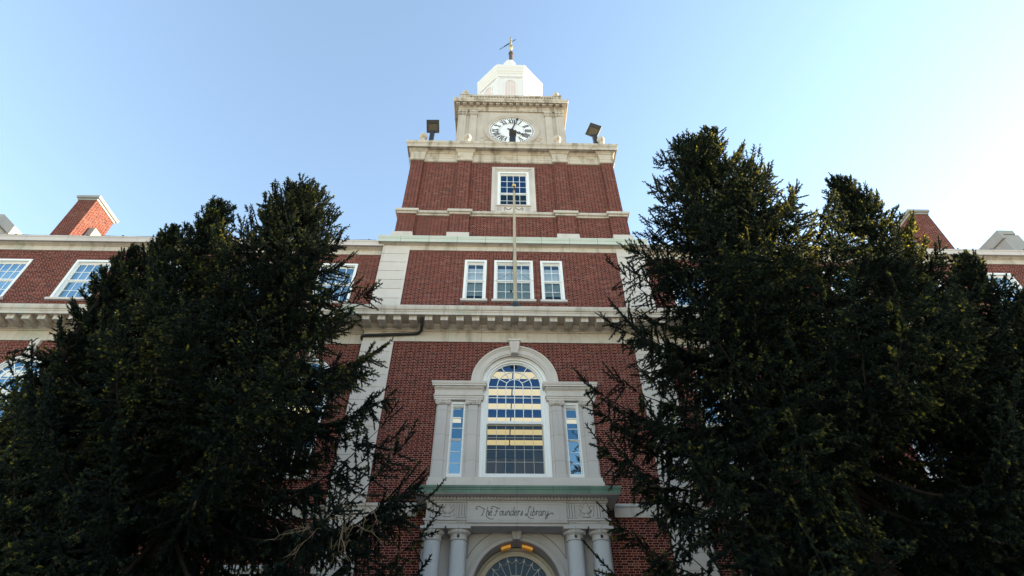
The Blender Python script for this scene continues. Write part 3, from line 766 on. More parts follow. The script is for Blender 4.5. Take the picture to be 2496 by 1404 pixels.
# triglyphs and urn reliefs
for s in (-1, 1):
    for c in (1.52, 2.30):
        t = MB(); gr = MB()
        for i in range(4): t.box(s*c-.135+.075*i-.005, s*c-.135+.075*i+.05, -.985, -.95, 6.50, 6.885)
        for i in range(3): gr.box(s*c-.085+.075*i, s*c-.060+.075*i, -.956, -.95, 6.53, 6.87)
        t.box(s*c-.15, s*c+.15, -.985, -.95, 6.432, 6.425+.012)
        for i in range(6): t.box(s*c-.13+.048*i, s*c-.105+.048*i, -.99, -.965, 6.385, 6.425)
        t.build('triglyph', M['stone_portico'], portico); gr.build('triglyph_shade', M['groove_shade'], portico)
    u = MB(); cx = s*1.915; 
    prof = [(.0, 6.53), (.10, 6.53), (.10, 6.555), (.05, 6.575), (.035, 6.61), (.10, 6.64), (.135, 6.68), (.14, 6.715), (.145, 6.72), (.145, 6.735), (.09, 6.745), (.075, 6.77), (.115, 6.80), (.12, 6.815), (.05, 6.82), (.04, 6.845), (.07, 6.87), (.0, 6.875)]
    vs = [(cx+r*math.cos(R_(180+18*i)), -.955+.35*r*math.sin(R_(180+18*i)), z) for i in range(11) for r, z in prof]; kk = len(prof)
    u.add(vs, [(i*kk+j, (i+1)*kk+j, (i+1)*kk+j+1, i*kk+j+1) for i in range(10) for j in range(kk-1)])
    for e in (-1, 1):
        u.tube([(cx+e*.13, -.965, 6.84), (cx+e*.18, -.965, 6.86), (cx+e*.205, -.965, 6.80), (cx+e*.185, -.965, 6.74), (cx+e*.19, -.965, 6.62), (cx+e*.18, -.965, 6.565)], .017, 6, .022)
    u.build('urn_relief', M['stone_portico'], portico, smooth=True)
    gl = MB()
    pts = [(cx+(r+.012)*1, -.952, z) for r, z in prof]; gl.tube(pts, .006, 4); gl.tube([(2*cx-p[0], p[1], p[2]) for p in pts], .006, 4)
    gl.build('urn_shade_line', M['groove_shade'], portico)
# columns
cb = MB()
cb.lathe([(.30, 1.0), (.30, 1.09), (.28, 1.10), (.295, 1.15), (.28, 1.21), (.255, 1.22), (.25, 1.26), (.247, 3.0), (.235, 4.6), (.222, 5.93), (.222, 5.95)], 0, 0, 36)
col0 = cb.build('column', M['column'], portico, smooth=True, loc=(-2.28, -.70, 0))
cc = MB()
cc.lathe([(.222, 5.951), (.25, 5.96), (.255, 5.985), (.235, 5.99), (.232, 6.09), (.25, 6.10), (.26, 6.115), (.30, 6.20), (.30, 6.21)], 0, 0, 36)
for i in range(28):
    a_ = 2*math.pi*i/28; x, y = .285*math.cos(a_), .285*math.sin(a_); cc.box(x-.018, x+.018, y-.018, y+.018, 6.13, 6.205)
cc.box(-.325, .325, -.325, .325, 6.212, 6.285)
for i in range(4):
    cc.ring(0, 6.04, .012, .038, -.25, -.225, 0, 359.9, 14)
cc.build('column_capital', M['stone_portico'], col0, smooth=False)
for x in (-1.58, 1.58, 2.28): copy_tree(col0, portico, (x, -.70, 0))
for x in (-2.28, -1.58, 1.58, 2.28):
    pb = MB(); pb.box(x-.19, x+.19, -.38, -.32, 1.0, 6.285); pb.build('wall_pilaster', M['stone_portico'], portico)
# fanlight, doors, steps
ff = MB()
ff.ringprof(0, 4.87, [(1.188, .30), (1.188, .22), (1.12, .20), (1.10, .25), (1.05, .25), (1.04, .22), (.98, .24), (.98, .30)], 0, 180, 44)
ff.box(-1.188, 1.188, .22, .34, 4.72, 4.87)
fan = ff.build('fanlight', M['tracery'], portico)
t = MB()
for i in range(13):
    a_ = R_(180*i/12); t.bar(.22*math.cos(a_), 4.87+.22*math.sin(a_), .985*math.cos(a_), 4.87+.985*math.sin(a_), .014, .265, .285)
    t.ring(.88*math.cos(a_), 4.87+.88*math.sin(a_), .002, .028, .25, .275, 0, 359.9, 10)
    if i < 12:
        b_ = R_(180*(i+1)/12); am = (a_+b_)/2
        t.tube([(.88*math.cos(a_), .27, 4.87+.88*math.sin(a_)), (.80*math.cos(am), .27, 4.87+.80*math.sin(am)), (.88*math.cos(b_), .27, 4.87+.88*math.sin(b_))], .008, 5)
for rr in (.22, .42, .50): t.ring(0, 4.87, rr-.008, rr+.008, .265, .285, 0, 180, 30)
t.build('fan_tracery', M['tracery'], fan)
p = MB(); p.disc(0, 4.87, .99, .292, 0, 180, 40); p.build('pane', glass_mat('fanlight_glass', (.30, .31, .32), 0.0, (.45, .55, .65)), fan)
dr = MB()
for s in (-1, 1):
    dr.box(*sorted((s*.01, s*1.02)), .28, .33, 1.02, 4.70)
    for z0, z1 in ((1.25, 2.2), (2.4, 3.4), (3.6, 4.5)):
        dr.box(*sorted((s*.16, s*.86)), .255, .28, z0, z1)
dd = dr.build('entrance_door', M['door'], portico)
h = MB()
for s in (-1, 1): h.tube([(s*.07, .22, 1.9), (s*.07, .19, 2.0), (s*.07, .19, 2.3), (s*.07, .22, 2.4)], .014, 8); 
h.build('handle', M['gold'], dd)
ib = MB(); ib.box(-1.6, 1.6, .36, .40, 1.0, 6.2); ib.build('dark_backing_sheet', M['inside_dark'], portico)  # dark sheet added behind the fanlight in place of an unlit interior
st = MB()
for i in range(6): st.box(-3.0-.3*(5-i)*.3, 3.0+.3*(5-i)*.3, -1.5-.32*(6-i), -.34 if i == 5 else -1.5-.32*(5-i), 0, 1.0*(i+1)/6)
st.build('entrance_steps', M['stone_portico'], lib)

# ---------------------------------------------------------------- upper tower
def sq(h): return [(-h, YC-h), (h, YC-h), (h, YC+h), (-h, YC+h)]
def rect_path(x0, x1, y0, y1): return [(x0, y0), (x1, y0), (x1, y1), (x0, y1)]
# deck over the third storey
w = MB(); w.box(-5.5, 5.5, .05, 11.0, 18.30, 18.46); w.build('tower_deck', M['roof'], lib)
# base stage (between crown cornice and string course) and shaft
HB, HS = 5.18, 5.11           # wall half widths; pilasters stand proud of them
w = MB()
w.sweep([(0, 18.4), (0, 20.55)], sq(HB), closed=True)
w.build('tower_base_stage', M['brick'], lib)
w = MB()
hx = YC-HS
w.wall(-HS, HS, 20.5, 25.2, hx, [(-.79, .87, 21.36, 24.06, False)], .3)
for s in (-1, 1): w.add([(s*HS, hx, 20.5), (s*HS, YC+HS, 20.5), (s*HS, YC+HS, 25.2), (s*HS, hx, 25.2)], [(0, 1, 2, 3)])
w.add([(-HS, YC+HS, 20.5), (HS, YC+HS, 20.5), (HS, YC+HS, 25.2), (-HS, YC+HS, 25.2)], [(3, 2, 1, 0)])
w.box(-HS+.02, HS-.02, 3.2, 3.3, 20.5, 25.2)
w.box(-HS+.02, HS-.02, hx+.02, 3.2, 25.1, 25.19)
shaft = w.build('tower_shaft', M['brick'], lib)
def stations(h, corner_w, mid_c, mid_w):
    """pilaster footprints round a square plan: corners and two per side"""
    out = []
    for s in (-1, 1):
        for t in (-1, 1): out.append(('c', s, t))
    return out
def pilasters(name, hw, hp, z0, z1, cw, mc, mw, mat):
    out = []
    def one(*q):
        b = MB(); b.box(*q); out.append(b.build(name, mat, lib))
    for s in (-1, 1):
        for t in (-1, 1):
            x0, x1 = sorted((s*hp, s*(hp-cw))); y0, y1 = sorted((YC+t*hp, YC+t*(hp-cw))); one(x0, x1, y0, y1, z0, z1)
        for m in (-mc, mc):
            one(*sorted((s*hp, s*(hw-.02))), YC+m-mw/2, YC+m+mw/2, z0, z1)
            if s < 0: one(m-mw/2, m+mw/2, *sorted((YC+s*hp, YC+s*(hw-.02))), z0, z1)
    return out
pilasters('base_pilaster', HB, 5.31, 18.9, 20.52, .80, 2.47, .86, M['brick'])
pilasters('pedestal_block', HB, 5.42, 18.46, 19.14, .93, 2.47, 1.0, M['stone_plain'])
pilasters('shaft_pilaster', HS, 5.23, 20.8, 24.85, .62, 2.47, .66, M['brick'])
# string course, breaking forward over every pilaster
def broken_path(h, hp, cw, mc, mw):
    """closed square path at h that steps out to hp at corners and at the two pilasters of each side"""
    side = []
    # along the front side from left corner to right corner, local (u, d): d = outward distance
    us = [(-hp, hp), (-hp+cw, hp), (-hp+cw, h), (-mc-mw/2, h), (-mc-mw/2, hp), (-mc+mw/2, hp), (-mc+mw/2, h),
          (mc-mw/2, h), (mc-mw/2, hp), (mc+mw/2, hp), (mc+mw/2, h), (hp-cw, h), (hp-cw, hp)]
    pts = []
    for k in range(4):
        for u, d in us:
            x, y = (u, -d)
            for _ in range(k): x, y = -y, x
            pts.append((x, y+YC))
    return pts
w = MB()
w.sweep([(-.06, 20.46), (.04, 20.46), (.04, 20.53), (.06, 20.55), (.11, 20.56), (.13, 20.60), (.13, 20.70), (.10, 20.72), (-.06, 20.88)], broken_path(5.20, 5.33, .82, 2.47, .90), closed=True)
w.build('string_course', M['stone_w'], lib)
# entablature of the shaft
w = MB()
bp = broken_path(5.13, 5.25, .64, 2.47, .68)
w.sweep([(-.05, 24.74), (.05, 24.74), (.085, 24.78), (.085, 24.84), (.05, 24.88), (.03, 24.90), (.03, 25.06), (.045, 25.07), (.045, 25.22), (.06, 25.24), (-.05, 25.24)], bp, closed=True)
w.build('shaft_architrave', M['stone_w2'], lib)
w = MB()
w.sweep([(-.05, 25.243), (.03, 25.243), (.03, 25.46), (.06, 25.47), (.10, 25.53), (.17, 25.58), (.17, 25.66), (-.05, 25.66)], broken_path(5.13, 5.27, .70, 2.47, .76), closed=True)
w.build('shaft_frieze', M['stone_w2'], lib)
w = MB()
w.sweep([(-1.5, 25.663), (.36, 25.663), (.36, 25.60), (.40, 25.60), (.40, 25.78), (.42, 25.80), (.42, 25.86), (.45, 25.88), (.47, 25.97), (.47, 26.06), (-1.5, 26.15)], sq(5.13), closed=True)
w.build('shaft_cornice', M['stone_w2'], lib)
w = MB(); w.box(-5, 5, YC-5, YC+5, 25.9, 26.13); w.build('tower_deck', M['roof'], lib)
# shaft window
sw = MB(); yw = hx; cx = .04
for a, b, d in ((1.08, .93, .10), (.93, .86, .07), (.86, .79, .05)):
    sw.box(cx-a, cx-b, yw-d, yw+.02, 20.89, 24.06+b-.79); sw.box(cx+b, cx+a, yw-d, yw+.02, 20.89, 24.06+b-.79)
    sw.box(cx-a, cx+a, yw-d+.002, yw+.018, 24.06+b-.79, 24.06+a-.79)
sw.box(cx-.79, cx+.79, yw-.035, yw+.02, 20.89, 21.30); sw.box(cx-.83, cx+.83, yw-.10, yw+.02, 21.30, 21.37)
surround = sw.build('window_surround', M['stone_plain'], lib)
sg = MB()
for s in (-1, 1):
    for i in range(4): sg.box(cx+s*.68-.09+.06*i-.008, cx+s*.68-.09+.06*i+.008, yw-.045, yw-.03, 20.95, 21.24)
    sg.tube([(cx+s*(.10+.30*t), yw-.04, 21.20-.16*math.sin(math.pi*t)) for t in (0, .2, .4, .6, .8, 1)], .024, 5)
    sg.tube([(cx+s*.42, yw-.04, 21.22), (cx+s*.46, yw-.04, 21.10), (cx+s*.40, yw-.04, 20.98)], .02, 5)
sg.build('swag_relief', M['groove_shade'], surround)
M['glass_deep'] = glass_mat('dark_blue_window_glass', (.45, .56, .66), 0.12, (.22, .50, .85))
wS = rect_window(.80, 21.37, 24.06, 4, 3, 2, 22.42, M['glass_deep'], M['glass_screen'], fw=.12, sill=False); wS.location = (cx, hx, 0)

# finial balls on the shaft cornice
def finial(z):
    b = MB()
    b.lathe([(.0, z-.55), (.17, z-.55), (.17, z-.36), (.12, z-.33), (.10, z-.27), (.09, z-.20), (.15, z-.16), (.20, z-.07), (.215, z+.02), (.20, z+.10), (.14, z+.17), (.08, z+.20), (.05, z+.22), (.06, z+.25), (.065, z+.29), (.04, z+.33), (.0, z+.35)], 0, 0, 18, cap=False)
    for k in range(4):
        a = k*math.pi/2; b.tube([(.10*math.cos(a), .10*math.sin(a), z+.17), (.13*math.cos(a), .13*math.sin(a), z+.25), (.05*math.cos(a), .05*math.sin(a), z+.30)], .022, 5)
    return b
f0 = finial(26.90).build('finial', M['stone_w2'], lib, smooth=True, loc=(-4.83, YC-5.25, 0))
for x in (-2.44, 2.46, 4.85): copy_tree(f0, lib, (x, YC-5.25, 0))

# clock stage
HC = 3.27
w = MB(); w.sweep([(0, 26.1), (0, 33.1)], sq(HC), closed=True); w.box(-HC, HC, YC-HC, YC+HC, 33.05, 33.09)
clock_stage = w.build('clock_stage', M['stone_clock'], lib)
pilasters('clock_pilaster', HC, 3.36, 26.2, 32.45, .50, 2.40, .44, M['stone_clock'])
pl = pilasters('pilaster_capital', HC, 3.40, 32.453, 32.98, .58, 2.40, .54, M['stone_w2'])
for s in (-1, 1):     # leaf carving on the front capitals
    for c, ww in ((2.40, .50), (3.13, .52)):
        w = MB()
        for i in range(5):
            for j in range(2):
                x = s*c-ww/2+.05+(ww-.1)*i/4; w.box(x-.032, x+.032, YC-3.43-.015*j, YC-3.39, 32.52+.2*j, 32.68+.2*j)
        w.build('capital_carving', M['stone_w2'], min(pl, key=lambda o: (Vector(sum((Vector(v.co) for v in o.data.vertices), Vector())/8)-Vector((s*c, YC-HC, 32.7))).length))
w = MB()
w.sweep([(-.1, 32.985), (.10, 32.985), (.10, 33.10), (.13, 33.11), (.13, 33.22), (.17, 33.24), (.17, 33.27), (.12, 33.28), (.12, 33.44), (.17, 33.46), (.17, 33.60), (-.1, 33.60)], sq(HC), closed=True)
w.build('clock_entablature', M['stone_w2'], lib)
w = MB()
w.sweep([(-2.4, 33.603), (.40, 33.603), (.40, 33.55), (.44, 33.55), (.44, 33.72), (.47, 33.75), (.49, 33.84), (.49, 33.92), (-2.4, 34.02)], sq(HC), closed=True)
cck = w.build('clock_cornice', M['stone_w2'], lib)
n = 17
dt0 = MB(); dt0.box(-.12, .12, -.19, .0, 33.43, 33.60); d0 = dt0.build('dentil', M['stone_w2'], cck, loc=(-3.45, YC-HC-.165, 0))
for i in range(1, n): copy_tree(d0, cck, (-3.45+6.9*i/(n-1), YC-HC-.165, 0))
# parapet cresting
w = MB(); w.sweep([(-.15, 33.95), (.0, 33.95), (.0, 34.55), (.06, 34.57), (.06, 34.70), (-.15, 34.70)], sq(3.25), closed=True)
w.sweep([(-.15, 34.86), (.10, 34.86), (.12, 34.96), (.10, 35.06), (-.15, 35.06)], sq(3.25), closed=True)
w.sweep([(-.15, 34.69), (-.03, 34.69), (-.03, 34.87), (-.15, 34.87)], sq(3.25), closed=True)
for k in range(29):
    u = -2.75+5.5*k/28
    for s in (-1, 1):
        w.box(u-.055, u+.055, *sorted((YC+s*3.31, YC+s*3.20)), 34.702, 34.858); w.box(*sorted((s*3.31, s*3.20)), YC+u-.055, YC+u+.055, 34.702, 34.858)
w.build('parapet_cresting', M['stone_w2'], lib)
for s in (-1, 1):
    for t in (-1, 1):
        w = MB(); x, y = s*3.10, YC+t*3.10; w.box(x-.27, x+.27, y-.27, y+.27, 34.0, 34.98); w.box(x-.31, x+.31, y-.31, y+.31, 34.98, 35.10)
        w.build('corner_pedestal', M['stone_w2'], lib)
for s in (-1, 1):
    o = f0.copy(); COL.objects.link(o); o.parent = lib; o.location = (s*3.08, YC-3.10, 8.72)

# clock ------------------------------------------------------------
yc = YC-HC
ck = MB(); ck.ringprof(.04, 30.78, [(1.43, yc), (1.43, yc-.10), (1.47, yc-.12), (1.60, yc-.10), (1.63, yc-.13), (1.69, yc-.13), (1.71, yc)], 0, 360, 72)
clock = ck.build('clock', M['stone_clock'], lib)
d = MB(); d.disc(.04, 30.78, 1.435, yc-.05, 0, 360, 72); dial = d.build('dial', M['dial'], clock)
d = MB(); d.ring(.04, 30.78, .755, .768, yc-.058, yc-.05, 0, 359.9, 60); 
for i in range(60):
    a = R_(90-6*i); r0, r1, ww = (1.265, 1.375, .075) if i % 5 == 0 else (1.285, 1.36, .055)
    d.bar(.04+r0*math.cos(a), 30.78+r0*math.sin(a), .04+r1*math.cos(a), 30.78+r1*math.sin(a), ww, yc-.062, yc-.05)
d.build('minute_track', M['numeral'], dial)
ROM = {1: 'I', 2: 'II', 3: 'III', 4: 'IIII', 5: 'V', 6: 'VI', 7: 'VII', 8: 'VIII', 9: 'IX', 10: 'X', 11: 'XI', 12: 'XII'}
for h in range(1, 13):
    a = R_(90-30*h); er = Vector((math.cos(a), math.sin(a))); et = Vector((math.sin(a), -math.cos(a)))   # clockwise tangent
    m = MB(); WID = {'I': .115, 'V': .25, 'X': .24}
    sx = ROM[h]; tw = sum(WID[c] for c in sx); pos = -tw/2; r0, r1 = .83, 1.21
    def st_(u0, q0, u1, q1, wd):
        p = er*q0+et*u0; q = er*q1+et*u1; m.bar(.04+p.x, 30.78+p.y, .04+q.x, 30.78+q.y, wd, yc-.064-.0004*len(m.v)/8, yc-.05)
    for c in sx:
        wd = WID[c]; mid = pos+wd/2
        if c == 'I': st_(mid, r0, mid, r1, .062); st_(mid-.05, r1-.012, mid+.05, r1-.012, .024); st_(mid-.05, r0+.012, mid+.05, r0+.012, .024)
        if c == 'V': st_(mid-.085, r1, mid, r0, .066); st_(mid+.085, r1, mid, r0, .026); st_(mid-.13, r1-.012, mid-.03, r1-.012, .024); st_(mid+.03, r1-.012, mid+.13, r1-.012, .024)
        if c == 'X': st_(mid-.085, r1, mid+.085, r0, .066); st_(mid+.085, r1, mid-.085, r0, .026); st_(mid-.12, r1-.012, mid+.12, r1-.012, .02); st_(mid-.12, r0+.012, mid+.12, r0+.012, .02)
        pos += wd
    m.build('numeral', M['numeral'], dial)
def hand(ang, L, w0, name, yo):
    a = R_(90-ang); c, s = math.cos(a), math.sin(a); m = MB(); X = lambda r: .04+r*c; Z = lambda r: 30.78+r*s
    m.bar(X(-.32), Z(-.32), X(L*.5), Z(L*.5), w0, yc-yo-.02, yc-yo)
    m.ring(X(L*.58), Z(L*.58), .055, .115 if L < 1.1 else .10, yc-yo-.022, yc-yo-.002, 0, 359.9, 20)
    m.bar(X(L*.64), Z(L*.64), X(L), Z(L), w0*.55, yc-yo-.021, yc-yo-.003)
    m.bar(X(L*.80), Z(L*.80), X(L*.92), Z(L*.92), w0*1.7, yc-yo-.024, yc-yo-.001)
    m.ring(.04, 30.78, .001, .11, yc-yo-.026, yc-yo+.02, 0, 359.9, 20)
    return m.build(name, M['numeral'], clock)
hand(123, .88, .085, 'hour_hand', .085); hand(16.5, 1.42, .075, 'minute_hand', .12)
# laurel carving on both sides of the dial
for s in (-1, 1):
    m = MB(); rnd = random.Random(5+s)
    for i in range(9):
        t = i/8; ang = R_(200+62*t) if s < 0 else R_(340-62*t)
        rr = 1.92-.06*math.sin(t*3.1); px, pz = .04+rr*math.cos(ang), 30.78+rr*math.sin(ang)*1.02
        for e in (-1, 0, 1):
            q0 = Vector((px, yc-.01, pz)); dr_ = Vector((math.cos(ang+s*1.57*-1+e*.7), 0, math.sin(ang+s*1.57*-1+e*.7)))
            L = .23; sd = Vector((-dr_.z, 0, dr_.x))*.06
            m.add([q0-Vector((0, .0, 0)), q0+dr_*L*.5+sd, q0+dr_*L, q0+dr_*L*.5-sd, q0+dr_*L*.5+Vector((0, -.055, 0))], [(0, 1, 4), (1, 2, 4), (2, 3, 4), (3, 0, 4)])
    m.build('laurel_carving', M['stone_w2'], clock_stage)

# white octagonal cupola ------------------------------------------------------------
AP = 2.32; RC = AP/math.cos(math.pi/8)
def octa(mb, prof, ap_off=0):
    vs = []; k = len(prof)
    for i in range(8):
        a = math.pi/8+math.pi/4*i
        vs += [(r/math.cos(math.pi/8)*math.cos(a), YC+r/math.cos(math.pi/8)*math.sin(a), z) for r, z in prof]
    mb.add(vs, [(i*k+j, ((i+1) % 8)*k+j, ((i+1) % 8)*k+j+1, i*k+j+1) for i in range(8) for j in range(k-1)])
w = MB(); octa(w, [(2.50, 33.98), (2.50, 34.9), (2.40, 35.0), (AP, 35.0), (AP, 39.62)])
cup = w.build('cupola', M['white_cupola'], lib)
w = MB(); octa(w, [(AP+.005, 39.60), (AP+.05, 39.60), (AP+.05, 39.75), (AP+.02, 39.76), (AP+.02, 40.05), (AP+.06, 40.10), (AP+.10, 40.25), (AP+.16, 40.34), (AP+.16, 40.62), (AP+.21, 40.70), (AP+.24, 40.95), (AP+.24, 41.10), (AP-.2, 41.35)])
w.build('cupola_cornice', M['white_cupola'], cup)
w = MB(); octa(w, [(2.2, 41.3), (1.95, 42.2), (1.45, 43.2), (.9, 44.0), (.55, 44.5)]); w.build('cupola_dome', M['white_cupola'], cup)
w = MB(); octa(w, [(.62, 44.4), (.60, 45.5), (.52, 45.6), (.50, 46.25), (.44, 46.42), (.02, 46.45)]); w.build('finial_base', M['white_cupola'], cup)
lv = MB(); rnd = random.Random(3)
yf = -AP
lv.box(-.36, .36, yf-.012, yf+.01, 35.4, 38.66)
lv.disc(0, 38.66, .36, yf-.012, 0, 180, 20)
lou = lv.build('louvred_window', M['louvre'], cup, loc=(0, YC, 0))
m = MB(); m.ring(0, 38.66, .36, .45, yf-.05, yf, 0, 180, 24)
for s in (-1, 1): m.box(*sorted((s*.36, s*.45)), yf-.05, yf, 35.3, 38.66)
for x in (-.19, 0, .19): m.box(x-.022, x+.022, yf-.04, yf-.01, 35.4, 38.98 if x == 0 else 38.94)
for z in (36.2, 37.0, 37.7): m.box(-.36, .36, yf-.035, yf-.01, z-.02, z+.02)
m.bar(-.06, 39.06, .0, 39.3, .10, yf-.06, yf)
m.box(-.62, -.50, yf-.03, yf, 39.38, 39.42); m.box(.50, .62, yf-.03, yf, 39.38, 39.42); m.box(-.80, .80, yf-.02, yf, 39.42, 39.46)
m.build('window_trim', M['white_cupola'], lou)
for k in (1, 2, 6, 7, 4):
    o = copy_tree(lou, cup, (0, YC, 0)); o.rotation_euler = (0, 0, math.pi/4*k)
w = MB()
for i in range(8):      # corner boards
    a = math.pi/8+math.pi/4*i; r = RC-.02; x, y = r*math.cos(a), YC+r*math.sin(a); w.lathe([(.075, 35.0), (.075, 39.6)], x, y, 8, a)
w.build('corner_board', M['white_cupola'], cup)
# spire mast and weather vane
w = MB(); w.lathe([(.20, 46.3), (.165, 48.35), (.205, 48.36), (.21, 48.6), (.13, 48.75), (.06, 48.9)], .12, YC, 14); w.build('spire_mast', M['brown_metal'], cup, smooth=True)
vane = empty('weather_vane', 'gilded weather vane with ball and dark arrow at the very top of the cupola', 'weather vane', (.12, YC, 48.85))
w = MB(); w.lathe([(.045, 0), (.045, .45), (.06, .50), (.14, .62), (.185, .82), (.19, .93), (.17, 1.12), (.10, 1.30), (.05, 1.38), (.05, 1.60), (.09, 1.68), (.09, 1.78), (.05, 1.84), (.05, 2.0), (.11, 2.12), (.11, 2.22), (.045, 2.30), (.04, 2.55), (.085, 2.68), (.06, 2.85), (.0, 3.2)], 0, 0, 14)
w.build('vane_ball_spindle', M['gold'], vane, smooth=True)
w = MB(); A = Vector((-1.03, .77, 2.15)); B = Vector((.47, -.20, 2.15)); dv = (B-A).normalized()
w.tube([A, B], .030, 6)
up_ = Vector((0, 0, 1))
for t0, t1, h0, h1 in ((.28, .60, .10, .13), (.86, 1.0, .11, .0)):
    p, q = A.lerp(B, t0), A.lerp(B, t1); n_ = dv.cross(up_)*.012
    w.add([p+up_*h0+n_, q+up_*h1+n_, q-up_*h1+n_, p-up_*h0+n_, p+up_*h0-n_, q+up_*h1-n_, q-up_*h1-n_, p-up_*h0-n_], [(0, 1, 2, 3), (7, 6, 5, 4), (0, 4, 5, 1), (2, 6, 7, 3), (0, 3, 7, 4), (1, 5, 6, 2)])
w.build('vane_arrow', M['black'], vane)

# ---------------------------------------------------------------- chimneys of the wings
for s in (-1, 1):
    w = MB(); w.box(*sorted((s*23.68, s*24.72)), 4.0, 5.75, 18.1, 25.60)
    chim = w.build('chimney', M['brick'], lib)
    w = MB(); xa, xb = 23.68, 24.72
    def rp(d): 
        x0, x1 = sorted((s*(xa-d), s*(xb+d))); return rect_path(x0, x1, 4.0-d, 5.75+d)
    w.sweep([(0.0, 25.55), (.04, 25.55), (.04, 25.68), (-.3, 25.68)], rp(0), closed=True)
    w.sweep([(-.3, 25.683), (.10, 25.683), (.13, 25.72), (.13, 25.86), (.02, 25.93), (-.3, 25.95)], rp(0), closed=True)
    w.box(*sorted((s*23.75, s*24.4)), 4.1, 5.6, 25.9, 26.06)
    w.build('chimney_cap', M['stone_gray'], chim)
    w = MB(); w.frustum((*sorted((s*23.15, s*23.679)), 4.5, 5.7), 18.1, (*sorted((s*23.35, s*23.679)), 4.7, 5.7), 24.0); w.build('chimney_shoulder', M['stone_gray'], chim)
    # gable parapet with its stone coping further out
    w = MB(); w.box(*sorted((s*28.14, s*29.2)), 4.06, 5.6, 18.1, 23.95); gp = w.build('gable_parapet', M['stone_gray'], lib)
    w = MB(); w.box(*sorted((s*28.06, s*29.0)), 4.0, 5.7, 23.953, 24.25); w.box(*sorted((s*28.04, s*28.2)), 3.98, 5.72, 23.6, 23.95); w.build('coping', M['stone_gray'], gp)
    w = MB(); x0, x1 = s*28.13, s*24.9
    w.add([(x0, 4.6, 22.6), (x1, 4.6, 21.0), (x1, 5.2, 21.0), (x0, 5.2, 22.6), (x0, 4.6, 18.1), (x1, 4.6, 18.1), (x1, 5.2, 18.1), (x0, 5.2, 18.1)], [(0, 1, 2, 3), (4, 5, 1, 0), (7, 6, 2, 3), (0, 3, 7, 4), (1, 5, 6, 2)])
    w.build('sloping_parapet', M['stone_gray'], lib)

# downpipe
w = MB(); pts = cat([(0, 0), (1, 1)], 1)
w.tube([(-3.42, -.55, 13.76), (-3.40, -.42, 13.50), (-3.44, -.20, 13.42), (-3.56, -.11, 13.36), (-3.75, -.095, 13.345), (-4.4, -.095, 13.31), (-4.97, -.095, 13.275), (-5.50, -.095, 13.25), (-5.61, -.06, 13.245), (-5.64, .04, 13.24), (-5.64, .17, 13.24)], .06, 10)
w.build('downpipe', M['black'], lib, smooth=True)

# ---------------------------------------------------------------- flagpole, floodlights
fp = empty('flagpole', 'tall bare flagpole with gold ball standing on the ledge under the tower windows', 'flagpole', (.03, -.66, 14.12))
w = MB(); w.lathe([(.085, 0), (.075, .05), (.075, 2.6), (.066, 2.62), (.052, 7.05)], 0, 0, 14); pole_o = w.build('pole', M['pole'], fp, smooth=True)
w = MB(); w.lathe([(.24, -.02), (.24, .10), (.18, .20), (.14, .26), (.10, .32)], 0, 0, 14); w.build('base_collar', M['black'], fp, smooth=True)
w = MB(); w.lathe([(.075, 7.02), (.075, 7.14), (.04, 7.18), (.022, 7.2), (.022, 7.36), (.0, 7.36)], 0, 0, 12, cap=False); w.build('truck', M['black'], fp, smooth=True)
w = MB(); w.lathe([(.095*math.sin(math.pi*i/12), 7.43-.095*math.cos(math.pi*i/12)) for i in range(13)], 0, 0, 18, cap=False); w.build('ball', M['gold'], fp, smooth=True)
w = MB(); w.tube([(.06, -.02, 7.05), (-.02, -.03, 4.0), (-.16, -.02, 1.4), (-.17, 0, .9)], .006, 4); w.box(-.20, -.12, -.03, .03, .86, .92); w.build('halyard', M['black'], fp)
w = MB()
for s in (-1, 1): w.tube([(0, 0, 2.0), (s*.5, .26, 1.82), (s*1.0, .52, 1.75)], .007, 4)
w.build('stay_wire', M['black'], fp)

